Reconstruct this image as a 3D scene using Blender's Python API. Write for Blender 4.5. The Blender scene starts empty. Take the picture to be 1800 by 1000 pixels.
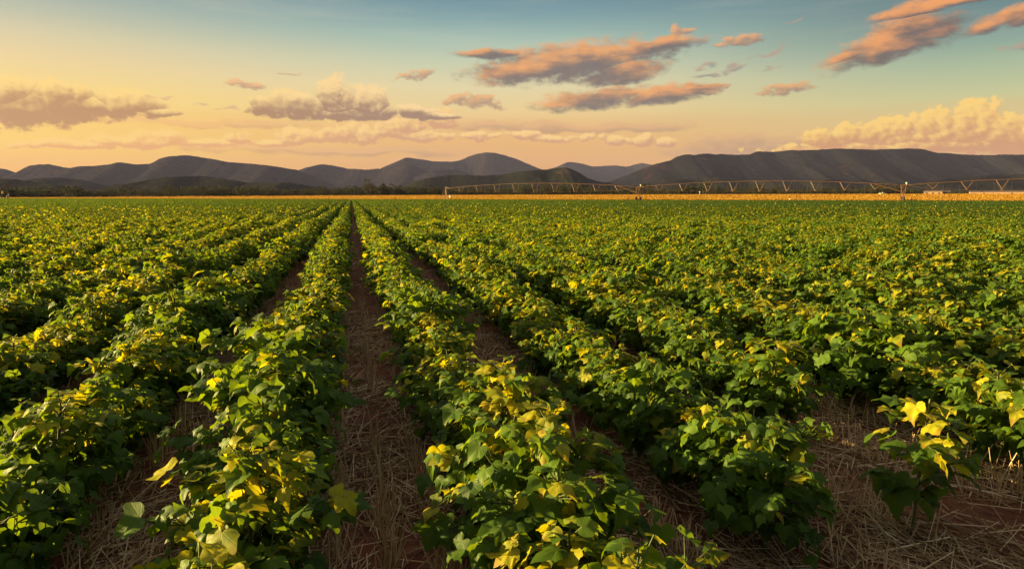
import bpy, bmesh, math, random
import numpy as np
from mathutils import Vector, Matrix, Quaternion
C = bpy.context.scene
COL = C.collection
R = math.radians
rnd = random.Random(7)
nr = np.random.default_rng(11)

# ------------------------------------------------------------------ camera
FPX, CX, CY = 1100.0, 900.0, 500.0           # focal length and centre in pixels of the 1800 px wide photo
HOR = 346.0                                  # horizon row
PITCH = math.atan((CY - HOR) / FPX)
YAW = math.atan(283.0 * math.cos(PITCH) / FPX)
CAM_H = 1.23
cam_d = bpy.data.cameras.new("camera")
cam = bpy.data.objects.new("camera", cam_d)
COL.objects.link(cam)
cam.location = (0, 0, CAM_H)
cam.rotation_euler = (math.pi / 2 - PITCH, 0, -YAW)
cam_d.lens = 36.0 * FPX / 1800.0
cam_d.sensor_width = 36.0
cam_d.clip_start = 0.05
cam_d.clip_end = 60000
C.camera = cam
FW = Vector((math.sin(YAW), math.cos(YAW), 0))      # horizontal forward
RT = Vector((math.cos(YAW), -math.sin(YAW), 0))     # horizontal right

def ray(px, py):
    cp, sp = math.cos(PITCH), math.sin(PITCH)
    f = FW * cp + Vector((0, 0, -sp))
    u = FW * sp + Vector((0, 0, cp))
    return (f + RT * ((px - CX) / FPX) + u * ((CY - py) / FPX)).normalized()

def at(px, py, D):
    """point seen at (px,py) at horizontal depth D in front of the camera"""
    d = ray(px, py)
    return Vector((0, 0, CAM_H)) + d * (D / d.dot(FW))

def cam_xy(X, D):
    return RT * X + FW * D

def az_el(px, py):
    d = ray(px, py)
    return (math.degrees(math.atan2(d.dot(RT), d.dot(FW))), math.degrees(math.asin(d.z)))

# ------------------------------------------------------------------ exposure and light
EXPO = 1.92
C.view_settings.view_transform = 'Standard'
C.view_settings.look = 'None'
C.view_settings.exposure = EXPO
C.view_settings.gamma = 1.0
C.view_settings.use_curve_mapping = False
C.render.engine = 'CYCLES'
C.cycles.use_denoising = True
C.cycles.denoiser = 'OPENIMAGEDENOISE'
C.cycles.denoising_input_passes = 'RGB_ALBEDO_NORMAL'
C.cycles.max_bounces = 8
C.cycles.diffuse_bounces = 3
C.cycles.glossy_bounces = 2
C.cycles.transmission_bounces = 4
C.cycles.volume_bounces = 0
C.cycles.use_adaptive_sampling = False
C.cycles.sample_clamp_indirect = 4.0

SUN_EL = 11.0
SUN_AZ = -85.0          # degrees from the camera's forward, to the left
sa = R(SUN_AZ) + YAW    # clockwise from +Y
sun_dir = Vector((math.sin(sa) * math.cos(R(SUN_EL)), math.cos(sa) * math.cos(R(SUN_EL)), math.sin(R(SUN_EL))))
sl = bpy.data.lights.new("sun", 'SUN')
sl.energy = 5.0
sl.angle = R(0.6)
sl.color = (1.0, 0.73, 0.28)
so = bpy.data.objects.new("sun", sl)
COL.objects.link(so)
so.rotation_euler = (-sun_dir).to_track_quat('-Z', 'Y').to_euler()

def lin(c):
    return [(v / 255 / 12.92) if v / 255 <= 0.04045 else ((v / 255 + 0.055) / 1.055) ** 2.4 for v in c]

class NT:
    """small helper round a node tree"""
    def __init__(s, tree):
        s.t = tree; s.n = tree.nodes; s.l = tree.links
    def new(s, typ, **kw):
        n = s.n.new(typ)
        for k, v in kw.items():
            setattr(n, k, v)
        return n
    def put(s, sock, v):
        if isinstance(v, bpy.types.NodeSocket):
            s.l.new(v, sock)
        elif v is not None:
            sock.default_value = v
    def m(s, op, a, b=None, c=None, clamp=False):
        n = s.new('ShaderNodeMath', operation=op, use_clamp=clamp)
        s.put(n.inputs[0], a); s.put(n.inputs[1], b); s.put(n.inputs[2], c)
        return n.outputs[0]
    def vm(s, op, a, b=None, c=None):
        n = s.new('ShaderNodeVectorMath', operation=op)
        s.put(n.inputs[0], a); s.put(n.inputs[1], b)
        if op == 'SCALE':
            s.put(n.inputs['Scale'], c)
        return n.outputs['Value'] if op in ('DOT_PRODUCT', 'LENGTH') else n.outputs[0]
    def mix(s, f, a, b, mode='MIX'):
        n = s.new('ShaderNodeMix', data_type='RGBA', blend_type=mode)
        s.put(n.inputs[0], f); s.put(n.inputs[6], a); s.put(n.inputs[7], b)
        return n.outputs[2]
    def ss(s, x, lo, hi, a=0.0, b=1.0):
        n = s.new('ShaderNodeMapRange', interpolation_type='SMOOTHSTEP')
        s.put(n.inputs[0], x); s.put(n.inputs[1], lo); s.put(n.inputs[2], hi); s.put(n.inputs[3], a); s.put(n.inputs[4], b)
        return n.outputs[0]
    def xyz(s, x, y, z=0.0):
        n = s.new('ShaderNodeCombineXYZ')
        s.put(n.inputs[0], x); s.put(n.inputs[1], y); s.put(n.inputs[2], z)
        return n.outputs[0]
    def sep(s, v):
        n = s.new('ShaderNodeSeparateXYZ'); s.put(n.inputs[0], v)
        return n.outputs
    def noise(s, v, scale, detail=4.0, rough=0.55, dist=0.0, color=False):
        n = s.new('ShaderNodeTexNoise')
        s.put(n.inputs['Vector'], v); n.inputs['Scale'].default_value = scale; n.inputs['Detail'].default_value = detail
        n.inputs['Roughness'].default_value = rough; n.inputs['Distortion'].default_value = dist
        return n.outputs['Color' if color else 'Fac']
    def ramp(s, x, stops, interp='LINEAR'):
        n = s.new('ShaderNodeValToRGB'); cr = n.color_ramp; cr.interpolation = interp
        while len(cr.elements) < len(stops):
            cr.elements.new(0.5)
        for e, (p, c) in zip(cr.elements, stops):
            e.position = p; e.color = (*c[:3], 1)
        s.put(n.inputs[0], x)
        return n.outputs[0]

# ------------------------------------------------------------------ world: graded evening sky with clouds, all by direction
world = bpy.data.worlds.new("World")
C.world = world
world.use_nodes = True
W = NT(world.node_tree)
W.n.clear()
d = W.vm('NORMALIZE', W.new('ShaderNodeTexCoord').outputs['Generated'])
fz = W.vm('DOT_PRODUCT', d, tuple(FW)); rx = W.vm('DOT_PRODUCT', d, tuple(RT)); uz = W.sep(d)[2]
az = W.m('MULTIPLY', W.m('ARCTAN2', rx, fz), 180 / math.pi)
el = W.m('MULTIPLY', W.m('ARCSINE', uz), 180 / math.pi)
elr = W.m('DIVIDE', W.m('ADD', el, 2.0), 92.0, clamp=True)

def sky_ramp(stops):
    return W.ramp(elr, [((e + 2) / 92, lin(c)) for e, c in stops], 'EASE' if False else 'LINEAR')
def by_row(dist, rows, up):
    return sky_ramp([(-2, rows[0][1])] + [(math.degrees(math.atan((HOR - y) / dist)), c) for y, c in rows] + up)
UP = [(26, (106, 126, 132)), (45, (132, 138, 136)), (90, (170, 164, 152))]  # overhead sky, out of view, brightened to fill the shaded furrows and leaves
left_c = by_row(1425, [(330, (244, 160, 36)), (290, (252, 180, 42)), (250, (255, 212, 66)), (205, (255, 212, 84)), (150, (248, 210, 108)), (100, (234, 204, 136)), (60, (214, 198, 148)), (25, (184, 184, 152)), (-20, (148, 164, 152))], UP)
mid_c = by_row(1111, [(330, (218, 146, 72)), (290, (228, 160, 78)), (245, (238, 182, 92)), (200, (238, 203, 128)), (160, (228, 211, 156)), (120, (198, 204, 166)), (80, (156, 185, 168)), (40, (114, 152, 156)), (0, (84, 126, 142)), (-60, (74, 112, 132))], UP)
right_c = by_row(1425, [(330, (204, 146, 72)), (280, (216, 162, 76)), (235, (224, 188, 100)), (195, (214, 200, 124)), (150, (184, 190, 134)), (110, (156, 177, 138)), (70, (120, 153, 134)), (30, (90, 126, 122)), (-10, (72, 108, 112))], UP[1:])
wob = W.m('MULTIPLY', W.m('SUBTRACT', W.noise(W.xyz(W.m('MULTIPLY', az, 0.02), W.m('MULTIPLY', el, 0.09)), 1.0, 3.0), 0.5), 14.0)
azw = W.m('ADD', az, wob)
base = W.mix(W.ss(azw, -38, -4), left_c, mid_c)
base = W.mix(W.ss(azw, 2, 40), base, right_c)
base = W.mix(W.ss(W.m('ABSOLUTE', az), 75, 170), base, W.mix(1.0, right_c, (0.62, 0.6, 0.66, 1), 'MULTIPLY'))
# thin high streaks
st = W.noise(W.xyz(W.m('ADD', W.m('MULTIPLY', az, 0.035), W.m('MULTIPLY', el, 0.05)), W.m('MULTIPLY', el, 0.33)), 1.3, 6.0, 0.6)
base = W.mix(W.m('MULTIPLY', W.ss(st, 0.45, 0.75), W.ss(el, 9, 16, 0.0, 0.22)), base, (*lin((232, 214, 178)), 1))

def P2(px, py):
    return az_el(px, py)

def cloud_group(name, blobs, warp, nscale, namp, stretch, puff):
    """node group: direction (az, el in degrees) -> density and height inside the cloud"""
    g = bpy.data.node_groups.new(name, 'ShaderNodeTree')
    g.interface.new_socket('P', in_out='INPUT', socket_type='NodeSocketVector')
    g.interface.new_socket('Density', in_out='OUTPUT', socket_type='NodeSocketFloat')
    g.interface.new_socket('Height', in_out='OUTPUT', socket_type='NodeSocketFloat')
    G = NT(g)
    gi = G.new('NodeGroupInput'); go = G.new('NodeGroupOutput')
    P = gi.outputs[0]
    ps = G.vm('MULTIPLY', P, (1.0, stretch, 1.0))
    w1 = G.vm('SUBTRACT', G.noise(ps, nscale * 0.45, 1.0, 0.5, color=True), (0.5, 0.5, 0.5))
    Pw = G.vm('ADD', P, G.vm('MULTIPLY', w1, (warp * stretch, warp, 0)))
    frames = {}
    Dm = None
    k = 180 / math.pi / FPX
    for (px, py, ax, bu, bd, rot) in blobs:
        if rot not in frames:            # (x, y, -y) in a frame turned by rot
            c_, s_ = math.cos(R(rot)), math.sin(R(rot))
            x = G.vm('DOT_PRODUCT', Pw, (c_, s_, 0)); y = G.vm('DOT_PRODUCT', Pw, (-s_, c_, 0))
            frames[rot] = (G.xyz(x, y, G.m('MULTIPLY', y, -1.0)), c_, s_)
        F, c_, s_ = frames[rot]
        a0, e0 = P2(px, py)
        a0, e0 = a0 * c_ + e0 * s_, -a0 * s_ + e0 * c_
        i1, i2, i3 = 1 / (ax * k), 1 / (bu * k), 1 / (bd * k)
        v = G.vm('MULTIPLY_ADD', F, (i1, i2, i3))
        v.node.inputs[2].default_value = (-a0 * i1, -e0 * i2, e0 * i3)
        v = G.vm('MAXIMUM', v, (-1e6, 0, 0))
        r2 = G.vm('DOT_PRODUCT', v, v)
        Y = G.vm('DOT_PRODUCT', v, (0, 1, -1))
        if Dm is None:
            Dm, T = r2, Y
        else:
            cmp = G.m('LESS_THAN', r2, Dm)
            mx = G.new('ShaderNodeMix', data_type='FLOAT')
            G.put(mx.inputs[0], cmp); G.put(mx.inputs[2], T); G.put(mx.inputs[3], Y)
            T = mx.outputs[0]
            Dm = G.m('MINIMUM', r2, Dm)
    D = G.m('MAXIMUM', G.m('SUBTRACT', 1.0, Dm), -3.0)
    n = G.noise(ps, nscale, 9.0, 0.68)
    D = G.m('MULTIPLY_ADD', G.m('SUBTRACT', n, 0.5), namp, D)
    if puff:
        wv = G.vm('ADD', ps, G.vm('SCALE', G.vm('SUBTRACT', G.noise(ps, nscale * 2.4, 3.0, 0.6, color=True), (0.5, 0.5, 0.5)), None, 0.9 / nscale * 0.6))
        for sc_, am in ((nscale * 0.75, 1.0), (nscale * 1.9, 0.6), (nscale * 4.6, 0.3)):
            vo = G.new('ShaderNodeTexVoronoi', voronoi_dimensions='2D', feature='F1')
            G.l.new(wv, vo.inputs['Vector']); vo.inputs['Scale'].default_value = sc_
            ds = vo.outputs['Distance']
            D = G.m('MULTIPLY_ADD', G.m('SUBTRACT', 0.22, G.m('MULTIPLY', ds, ds)), puff * am, D)
    G.l.new(D, go.inputs[0]); G.l.new(T, go.inputs[1])
    return g

def use_group(g, P):
    n = W.new('ShaderNodeGroup'); n.node_tree = g
    W.l.new(P, n.inputs[0])
    return n.outputs[0], n.outputs[1]

AE = W.xyz(az, el)
# (px, py, half width, half height up, half height down, tilt)
low_bank = [(x, y, w, u, dn, 0) for x, y, w, u, dn in ((130, 258, 70, 9, 6), (205, 252, 36, 14, 7), (262, 250, 44, 16, 8), (300, 246, 28, 18, 9), (350, 254, 50, 10, 6), (425, 247, 26, 14, 7), (470, 252, 34, 9, 6),
            (512, 246, 30, 20, 9), (548, 244, 28, 16, 9), (600, 236, 34, 26, 14), (642, 240, 30, 20, 12), (682, 230, 32, 26, 14), (720, 226, 26, 22, 12), (778, 214, 30, 22, 10), (745, 240, 60, 10, 8),
            (850, 240, 50, 9, 7), (915, 238, 40, 11, 7), (965, 244, 40, 9, 6), (1045, 246, 26, 12, 8), (1085, 250, 24, 10, 8), (1130, 246, 22, 12, 8), (1172, 250, 20, 10, 7))]
deck = [(1010, 226, 215, 11, 8, 0), (860, 222, 90, 12, 7, 0), (330, 214, 230, 7, 9, 0), (1100, 226, 130, 9, 6, 0), (560, 262, 330, 8, 10, 0), (1285, 256, 80, 22, 20, 0), (1390, 254, 46, 18, 20, 0), (1330, 262, 170, 14, 20, 0)]
cumulus = [(40, 190, 110, 44, 24, 0), (10, 172, 66, 40, 40, 0), (112, 186, 44, 40, 26, 0), (222, 194, 52, 32, 17, 0), (170, 192, 66, 18, 12, 0), (272, 198, 44, 7, 6, 0),
           (592, 190, 44, 50, 18, 0), (650, 194, 42, 42, 14, 0), (525, 198, 84, 36, 12, 0), (610, 202, 150, 18, 8, 0), (700, 201, 90, 15, 8, 0), (765, 203, 44, 8, 6, 0), (-60, 185, 70, 40, 34, 0)]
bank_right = [(1470, 246, 50, 24, 20, 0), (1555, 246, 64, 32, 20, 0), (1640, 240, 48, 40, 24, 0), (1700, 235, 50, 46, 30, 0), (1765, 240, 44, 34, 26, 0), (1815, 240, 60, 34, 30, 0), (1620, 258, 230, 16, 12, 0), (1900, 235, 80, 50, 30, 0)]
strato = [(1010, 112, 175, 36, 32, 5), (935, 124, 115, 28, 24, 5), (1090, 128, 80, 24, 22, 5), (1130, 88, 100, 16, 14, 5), (860, 97, 66, 10, 8, 0), (1050, 175, 116, 20, 16, 5), (1165, 168, 84, 18, 14, 5), (1215, 158, 60, 7, 6, 5),
          (1570, 82, 92, 34, 20, 14), (1606, 64, 62, 32, 24, 5), (1490, 100, 40, 10, 8, 14), (1612, 20, 58, 16, 9, 5), (1690, 0, 90, 14, 8, 5), (1772, 34, 56, 15, 11, 14), 
          (1850, 20, 60, 20, 14, 5)]
wisps = [(1240, 112, 26, 8, 7, 14), (1292, 116, 36, 9, 8, 14), (1355, 90, 36, 6, 5, 14), (1358, 121, 20, 5, 4, 0), (1240, 130, 30, 5, 4, 0), (1790, 84, 26, 8, 7, 0), (435, 147, 26, 5, 4, 0), (358, 183, 20, 3, 3, 0), (410, 194, 26, 5, 4, 5), (1400, 42, 20, 4, 4, 5), (505, 130, 24, 4, 3, 0), (290, 172, 22, 3, 3, 0)]
tufts = [(1190, 60, 36, 14, 11, 5), (725, 133, 44, 9, 7, 14), (1385, 157, 50, 12, 10, 5), (1300, 70, 40, 13, 9, 5), (805, 180, 32, 13, 10, 5), (848, 182, 42, 18, 11, 0), (1250, 156, 40, 8, 7, 5), (425, 146, 36, 8, 6, 0)]
gcols = {}
def lay(base, blobs, name, warp, nscale, namp, stretch, soft, lit, shade, hbias, relief, alpha, off=(-0.55, 0.5), puff=0.0, tw=0.45, streak=0.0):
    g = cloud_group(name, blobs, warp, nscale, namp, stretch, puff)
    D, T = use_group(g, AE)
    D2, _ = use_group(g, W.vm('ADD', AE, (off[0], off[1], 0)))
    rel = W.m('SUBTRACT', D, D2)
    L = W.m('ADD', W.m('MULTIPLY', rel, relief), W.m('ADD', W.m('MULTIPLY', T, tw), hbias))
    if streak:
        L = W.m('MULTIPLY_ADD', W.m('SUBTRACT', W.noise(W.vm('MULTIPLY', AE, (0.22, 0.7, 1.0)), 1.0, 4.0, 0.55), 0.5), streak, L)
    L = W.ss(L, 0.0, 1.0)
    col = W.mix(L, shade, lit)
    a = W.m('MULTIPLY', W.ss(D, soft[0], soft[1]), alpha)
    return W.mix(a, base, col), a

def azmix(l, m, r):
    c = W.mix(W.ss(az, -36, -6), (*lin(l), 1), (*lin(m), 1))
    return W.mix(W.ss(az, 4, 34), c, (*lin(r), 1))

clear = base
# broad dusky band along the horizon behind the bank
bn = W.noise(W.xyz(W.m('MULTIPLY', az, 0.05), W.m('MULTIPLY', el, 0.5)), 1.0, 4.0)
band = W.m('MULTIPLY', W.m('MULTIPLY', W.ss(el, 0.5, 3.0), W.ss(W.m('ADD', el, W.m('MULTIPLY', bn, 1.8)), 8.3, 7.2)), 0.3)
base = W.mix(W.m('MULTIPLY', band, W.ss(W.m('ABSOLUTE', az), 60, 40)), base, azmix((248, 170, 58), (230, 164, 92), (214, 158, 96)))
base, _ = lay(base, deck, "cloud_deck", 1.3, 0.7, 2.4, 2.6, (-0.1, 0.9), azmix((246, 180, 86), (228, 168, 108), (206, 158, 110)), azmix((226, 152, 74), (178, 130, 98), (164, 122, 98)), 0.25, 0.5, 0.7)
base, _ = lay(base, low_bank, "cloud_low", 0.8, 0.85, 1.5, 1.25, (-0.05, 0.35), azmix((255, 204, 92), (255, 206, 118), (252, 192, 104)), azmix((236, 160, 72), (214, 150, 98), (194, 138, 100)), 0.30, 0.6, 1.0, (-0.3, 0.25), puff=1.3, tw=0.6)
base, _ = lay(base, bank_right, "cloud_bank", 0.6, 0.75, 1.3, 1.15, (-0.05, 0.28), (*lin((255, 206, 92)), 1), (*lin((206, 134, 70)), 1), 0.27, 0.62, 1.0, (-0.35, 0.2), puff=1.3, tw=0.65)
base, _ = lay(base, cumulus, "cloud_cumulus", 0.7, 0.75, 1.5, 1.25, (-0.1, 0.42), azmix((255, 210, 104), (255, 214, 142), (250, 200, 110)), azmix((182, 118, 40), (154, 110, 80), (160, 110, 80)), 0.06, 0.40, 1.0, (-0.3, 0.4), puff=1.15, tw=0.95, streak=0.7)
base, _ = lay(base, wisps, "cloud_wisp", 1.6, 1.3, 3.0, 1.6, (0.2, 1.0), azmix((226, 172, 112), (190, 150, 118), (176, 140, 116)), azmix((204, 158, 108), (112, 116, 112), (104, 106, 102)), 0.2, 0.4, 0.75)
base, _ = lay(base, tufts, "cloud_tuft", 1.2, 1.1, 3.0, 1.6, (0.1, 0.8), azmix((244, 184, 110), (240, 170, 96), (240, 158, 76)), azmix((190, 140, 92), (160, 120, 92), (130, 98, 78)), 0.35, 0.4, 0.85, (-0.3, 0.25), puff=0.5, tw=0.35)
base, _ = lay(base, strato, "cloud_strato", 0.8, 0.7, 2.7, 1.8, (-0.35, 0.8), azmix((244, 176, 88), (240, 160, 78), (244, 154, 60)), azmix((160, 116, 80), (108, 88, 80), (92, 68, 58)), 0.34, 0.22, 0.97, (-0.6, 0.4), puff=0.0, tw=0.42, streak=2.2)

nish = W.new('ShaderNodeTexSky')
nish.sky_type = 'NISHITA'
nish.sun_disc = False
nish.sun_elevation = R(SUN_EL)
nish.sun_rotation = sa
nish.dust_density = 2.5
SKY_STRENGTH = 0.1
def sky_bg(c):
    graded = W.vm('SCALE', c, None, 1.0 / SKY_STRENGTH / 2 ** EXPO)
    bg = W.new('ShaderNodeBackground')
    W.put(bg.inputs[0], W.mix(0.07, graded, nish.outputs[0])); bg.inputs[1].default_value = SKY_STRENGTH
    return bg.outputs[0]
mxs = W.new('ShaderNodeMixShader')       # the clouds all hang in one stretch of the sky
W.put(mxs.inputs[0], W.m('MULTIPLY', W.m('MULTIPLY', W.m('GREATER_THAN', el, 0.3), W.m('LESS_THAN', el, 21.5)), W.m('LESS_THAN', W.m('ABSOLUTE', az), 62.0)))
W.l.new(sky_bg(clear), mxs.inputs[1]); W.l.new(sky_bg(base), mxs.inputs[2])
wo = W.new('ShaderNodeOutputWorld')
W.l.new(mxs.outputs[0], wo.inputs[0])
world.cycles.sampling_method = 'MANUAL'
world.cycles.sample_map_resolution = 512

# ------------------------------------------------------------------ object helpers
def tag(o, label=None, cat=None, group=None, kind=None):
    if label: o['label'] = label
    if cat: o['category'] = cat
    if group: o['group'] = group
    if kind: o['kind'] = kind
    return o

def empty(name, loc=(0, 0, 0), rz=0.0):
    o = bpy.data.objects.new(name, None)
    COL.objects.link(o)
    o.location = loc; o.rotation_euler = (0, 0, rz); o.empty_display_size = 0.1
    return o

def np_mesh(name, v, quads=None, tris=None, mat=None, uv=None, attrs=None, smooth=True):
    """mesh from numpy arrays; uv and attrs are per vertex"""
    me = bpy.data.meshes.new(name)
    q = np.zeros((0, 4), np.int32) if quads is None else np.asarray(quads, np.int32)
    t = np.zeros((0, 3), np.int32) if tris is None else np.asarray(tris, np.int32)
    loops = np.concatenate([q.ravel(), t.ravel()])
    starts = np.concatenate([np.arange(len(q)) * 4, len(q) * 4 + np.arange(len(t)) * 3])
    me.vertices.add(len(v)); me.vertices.foreach_set('co', np.asarray(v, np.float32).ravel())
    me.loops.add(len(loops)); me.loops.foreach_set('vertex_index', loops.astype(np.int32))
    me.polygons.add(len(starts)); me.polygons.foreach_set('loop_start', starts.astype(np.int32))
    me.polygons.foreach_set('use_smooth', np.full(len(starts), smooth))
    if uv is not None:
        ul = me.uv_layers.new(name='UVMap')
        ul.data.foreach_set('uv', np.asarray(uv, np.float32)[loops].ravel())
    for k, a in (attrs or {}).items():
        at_ = me.attributes.new(k, 'FLOAT', 'POINT'); at_.data.foreach_set('value', np.asarray(a, np.float32))
    me.update(calc_edges=True)
    me.validate()
    if mat: me.materials.append(mat)
    return me

def link(name, me, parent=None, loc=None):
    o = bpy.data.objects.new(name, me)
    COL.objects.link(o)
    if parent: o.parent = parent
    if loc is not None: o.location = loc
    return o

class MB:
    """collects bars, boxes, tubes and balls into one mesh"""
    def __init__(s): s.v = []; s.f = []
    def tube(s, p, q, r0, r1=None, n=8, cap=True):
        p, q = Vector(p), Vector(q); r1 = r0 if r1 is None else r1
        z = (q - p).normalized(); x = z.orthogonal().normalized(); y = z.cross(x)
        b = len(s.v)
        for c, r in ((p, r0), (q, r1)):
            for i in range(n):
                a = 2 * math.pi * i / n
                s.v.append(c + x * (r * math.cos(a)) + y * (r * math.sin(a)))
        for i in range(n):
            j = (i + 1) % n
            s.f.append((b + i, b + j, b + n + j, b + n + i))
        if cap:
            s.f.append(tuple(b + i for i in reversed(range(n)))); s.f.append(tuple(b + n + i for i in range(n)))
        return s
    def path(s, pts, r, n=8):
        b = len(s.v); pts = [Vector(p) for p in pts]
        for i, p in enumerate(pts):
            z = (pts[min(i + 1, len(pts) - 1)] - pts[max(i - 1, 0)]).normalized()
            x = z.cross(Vector((0, 0, 1))); x = (x if x.length > 1e-3 else z.orthogonal()).normalized(); y = z.cross(x)
            for k in range(n):
                a = 2 * math.pi * k / n
                s.v.append(p + x * (r * math.cos(a)) + y * (r * math.sin(a)))
        for i in range(len(pts) - 1):
            for k in range(n):
                j = (k + 1) % n
                s.f.append((b + i * n + k, b + i * n + j, b + (i + 1) * n + j, b + (i + 1) * n + k))
        s.f.append(tuple(b + k for k in reversed(range(n)))); e = b + (len(pts) - 1) * n
        s.f.append(tuple(e + k for k in range(n)))
        return s
    def box(s, c, size, rz=0.0, top=1.0):
        b = len(s.v); c = Vector(c); hx, hy, hz = (k / 2 for k in size); cz, sz = math.cos(rz), math.sin(rz)
        for z in (-1, 1):
            k = top if z > 0 else 1.0
            for x, y in ((-1, -1), (1, -1), (1, 1), (-1, 1)):
                X, Y = x * hx * k, y * hy * k
                s.v.append(c + Vector((X * cz - Y * sz, X * sz + Y * cz, z * hz)))
        for f in ((0, 3, 2, 1), (4, 5, 6, 7), (0, 1, 5, 4), (1, 2, 6, 5), (2, 3, 7, 6), (3, 0, 4, 7)):
            s.f.append(tuple(b + i for i in f))
        return s
    def ball(s, c, r, n=10, m=6, sz=1.0):
        b = len(s.v); c = Vector(c)
        for i in range(m + 1):
            t = math.pi * i / m
            for k in range(n):
                a = 2 * math.pi * k / n
                s.v.append(c + Vector((r * math.sin(t) * math.cos(a), r * math.sin(t) * math.sin(a), sz * r * math.cos(t))))
        for i in range(m):
            for k in range(n):
                j = (k + 1) % n
                s.f.append((b + i * n + k, b + (i + 1) * n + k, b + (i + 1) * n + j, b + i * n + j))
        return s
    def torus(s, c, axis, R0, r0, n=20, m=8):
        z = Vector(axis).normalized(); x = z.orthogonal().normalized(); y = z.cross(x); b = len(s.v); c = Vector(c)
        for i in range(n):
            a = 2 * math.pi * i / n; d_ = x * math.cos(a) + y * math.sin(a)
            for k in range(m):
                t = 2 * math.pi * k / m
                s.v.append(c + d_ * (R0 + r0 * math.cos(t)) + z * (1.25 * r0 * math.sin(t)))
        for i in range(n):
            for k in range(m):
                i2, k2 = (i + 1) % n, (k + 1) % m
                s.f.append((b + i * m + k, b + i2 * m + k, b + i2 * m + k2, b + i * m + k2))
        return s
    def build(s, name, mat, parent=None, loc=None, smooth=False):
        me = bpy.data.meshes.new(name)
        me.from_pydata([tuple(v) for v in s.v], [], s.f)
        me.validate()
        if smooth:
            me.polygons.foreach_set('use_smooth', [True] * len(me.polygons))
        me.materials.append(mat)
        return link(name, me, parent, loc)

def material(name):
    m = bpy.data.materials.new(name); m.use_nodes = True
    N = NT(m.node_tree); N.n.clear()
    out = N.new('ShaderNodeOutputMaterial')
    return m, N, out

def principled(N, **kw):
    b = N.new('ShaderNodeBsdfPrincipled')
    for k, v in kw.items():
        N.put(b.inputs[k.replace('_', ' ')], v)
    return b

def simple(name, col, rough=0.6, metal=0.0, vary=0.25, scale=6.0):
    m, N, out = material(name)
    co = N.new('ShaderNodeTexCoord').outputs['Object']
    n = N.noise(co, scale, 5.0)
    c = N.mix(N.ss(n, 0.3, 0.7), tuple(v * (1 - vary) for v in col) + (1,), tuple(min(1, v * (1 + vary)) for v in col) + (1,))
    b = principled(N, Base_Color=c, Roughness=rough, Metallic=metal)
    N.l.new(b.outputs[0], out.inputs[0])
    return m

#@@SETTING
# ------------------------------------------------------------------ ground
def hnoise(x, y, s):
    return np.sin(x * s + 1.3) * np.cos(y * s * 0.83 + 0.4) + 0.5 * np.sin(x * s * 2.1 + y * s * 1.7 + 2.0)

def ground_z(X, D):
    """gentle rise of the land beyond the crop (X to the right of, D in front of the camera)"""
    e = np.clip((D - (178 - 0.62 * X) - 6) / 300.0, 0, 1)
    rise = 2.2 * e * e * (3 - 2 * e)
    return rise

def grid_mesh(name, xs, ys, zf, mat):
    XX, YY = np.meshgrid(xs, ys)
    X = XX * RT.x + YY * RT.y if False else XX * RT.x + YY * FW.x
    Y = XX * RT.y + YY * FW.y
    v = np.stack([X, Y, zf(XX, YY)], -1).reshape(-1, 3)
    nx, ny = len(xs), len(ys)
    i = np.arange(ny - 1)[:, None] * nx + np.arange(nx - 1)[None]
    q = np.stack([i, i + 1, i + nx + 1, i + nx], -1).reshape(-1, 4)
    return np_mesh(name, v, q, mat=mat)

m_ground, N, out = material("red_soil_and_dry_grass")
geo = N.new('ShaderNodeNewGeometry')
pos = geo.outputs['Position']
Dn = N.vm('DOT_PRODUCT', pos, tuple(FW)); Xn = N.vm('DOT_PRODUCT', pos, tuple(RT))
edge = N.m('SUBTRACT', N.m('ADD', Dn, N.m('MULTIPLY', Xn, 0.62)), 178.0)
n1 = N.noise(pos, 2.2, 7.0, 0.6); n2 = N.noise(pos, 14.0, 6.0, 0.65); n3 = N.noise(pos, 90.0, 3.0, 0.6)
soil = N.mix(N.ss(n1, 0.3, 0.7), (0.12, 0.034, 0.017, 1), (0.26, 0.075, 0.036, 1))
soil = N.mix(N.ss(n2, 0.45, 0.75), soil, (0.24, 0.085, 0.05, 1))
chaff = N.ss(N.m('MULTIPLY', n3, n2), 0.27, 0.36)
clod = N.noise(pos, 5.5, 3.0, 0.5)
soil = N.mix(N.ss(clod, 0.56, 0.64, 0.0, 0.55), soil, (0.30, 0.10, 0.05, 1))
soil = N.mix(N.m('MULTIPLY', chaff, 0.6), soil, (0.22, 0.15, 0.085, 1))
gn = N.noise(pos, 0.035, 6.0, 0.6)
dry = N.mix(N.ss(gn, 0.35, 0.65), (0.30, 0.15, 0.025, 1), (0.42, 0.23, 0.045, 1))
colr = N.mix(N.ss(edge, 0.0, 3.0), soil, dry)
far = N.ss(Dn, 560, 760)
colr = N.mix(far, colr, (0.06, 0.055, 0.03, 1))
hgt = N.m('ADD', N.m('MULTIPLY', n1, 0.6), N.m('ADD', N.m('MULTIPLY', n2, 0.5), N.m('MULTIPLY', n3, 0.12)))
bp = N.new('ShaderNodeBump'); bp.inputs['Strength'].default_value = 0.7; bp.inputs['Distance'].default_value = 0.05
N.put(bp.inputs['Height'], hgt)
b = principled(N, Base_Color=colr, Roughness=0.95)
N.l.new(bp.outputs[0], b.inputs['Normal'])
N.l.new(b.outputs[0], out.inputs[0])
xs = np.concatenate([-np.geomspace(14000, 5, 60), np.linspace(-4, 4, 17), np.geomspace(5, 14000, 60)])
ys = np.concatenate([-np.geomspace(3000, 4, 16), np.linspace(-3, 8, 23), np.geomspace(8.5, 700, 90), np.geomspace(760, 14000, 20)])
ground = link("ground", grid_mesh("ground", xs, ys, ground_z, m_ground))
tag(ground, "red soil field floor running out to dry golden grassland", "ground", kind="structure")

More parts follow.
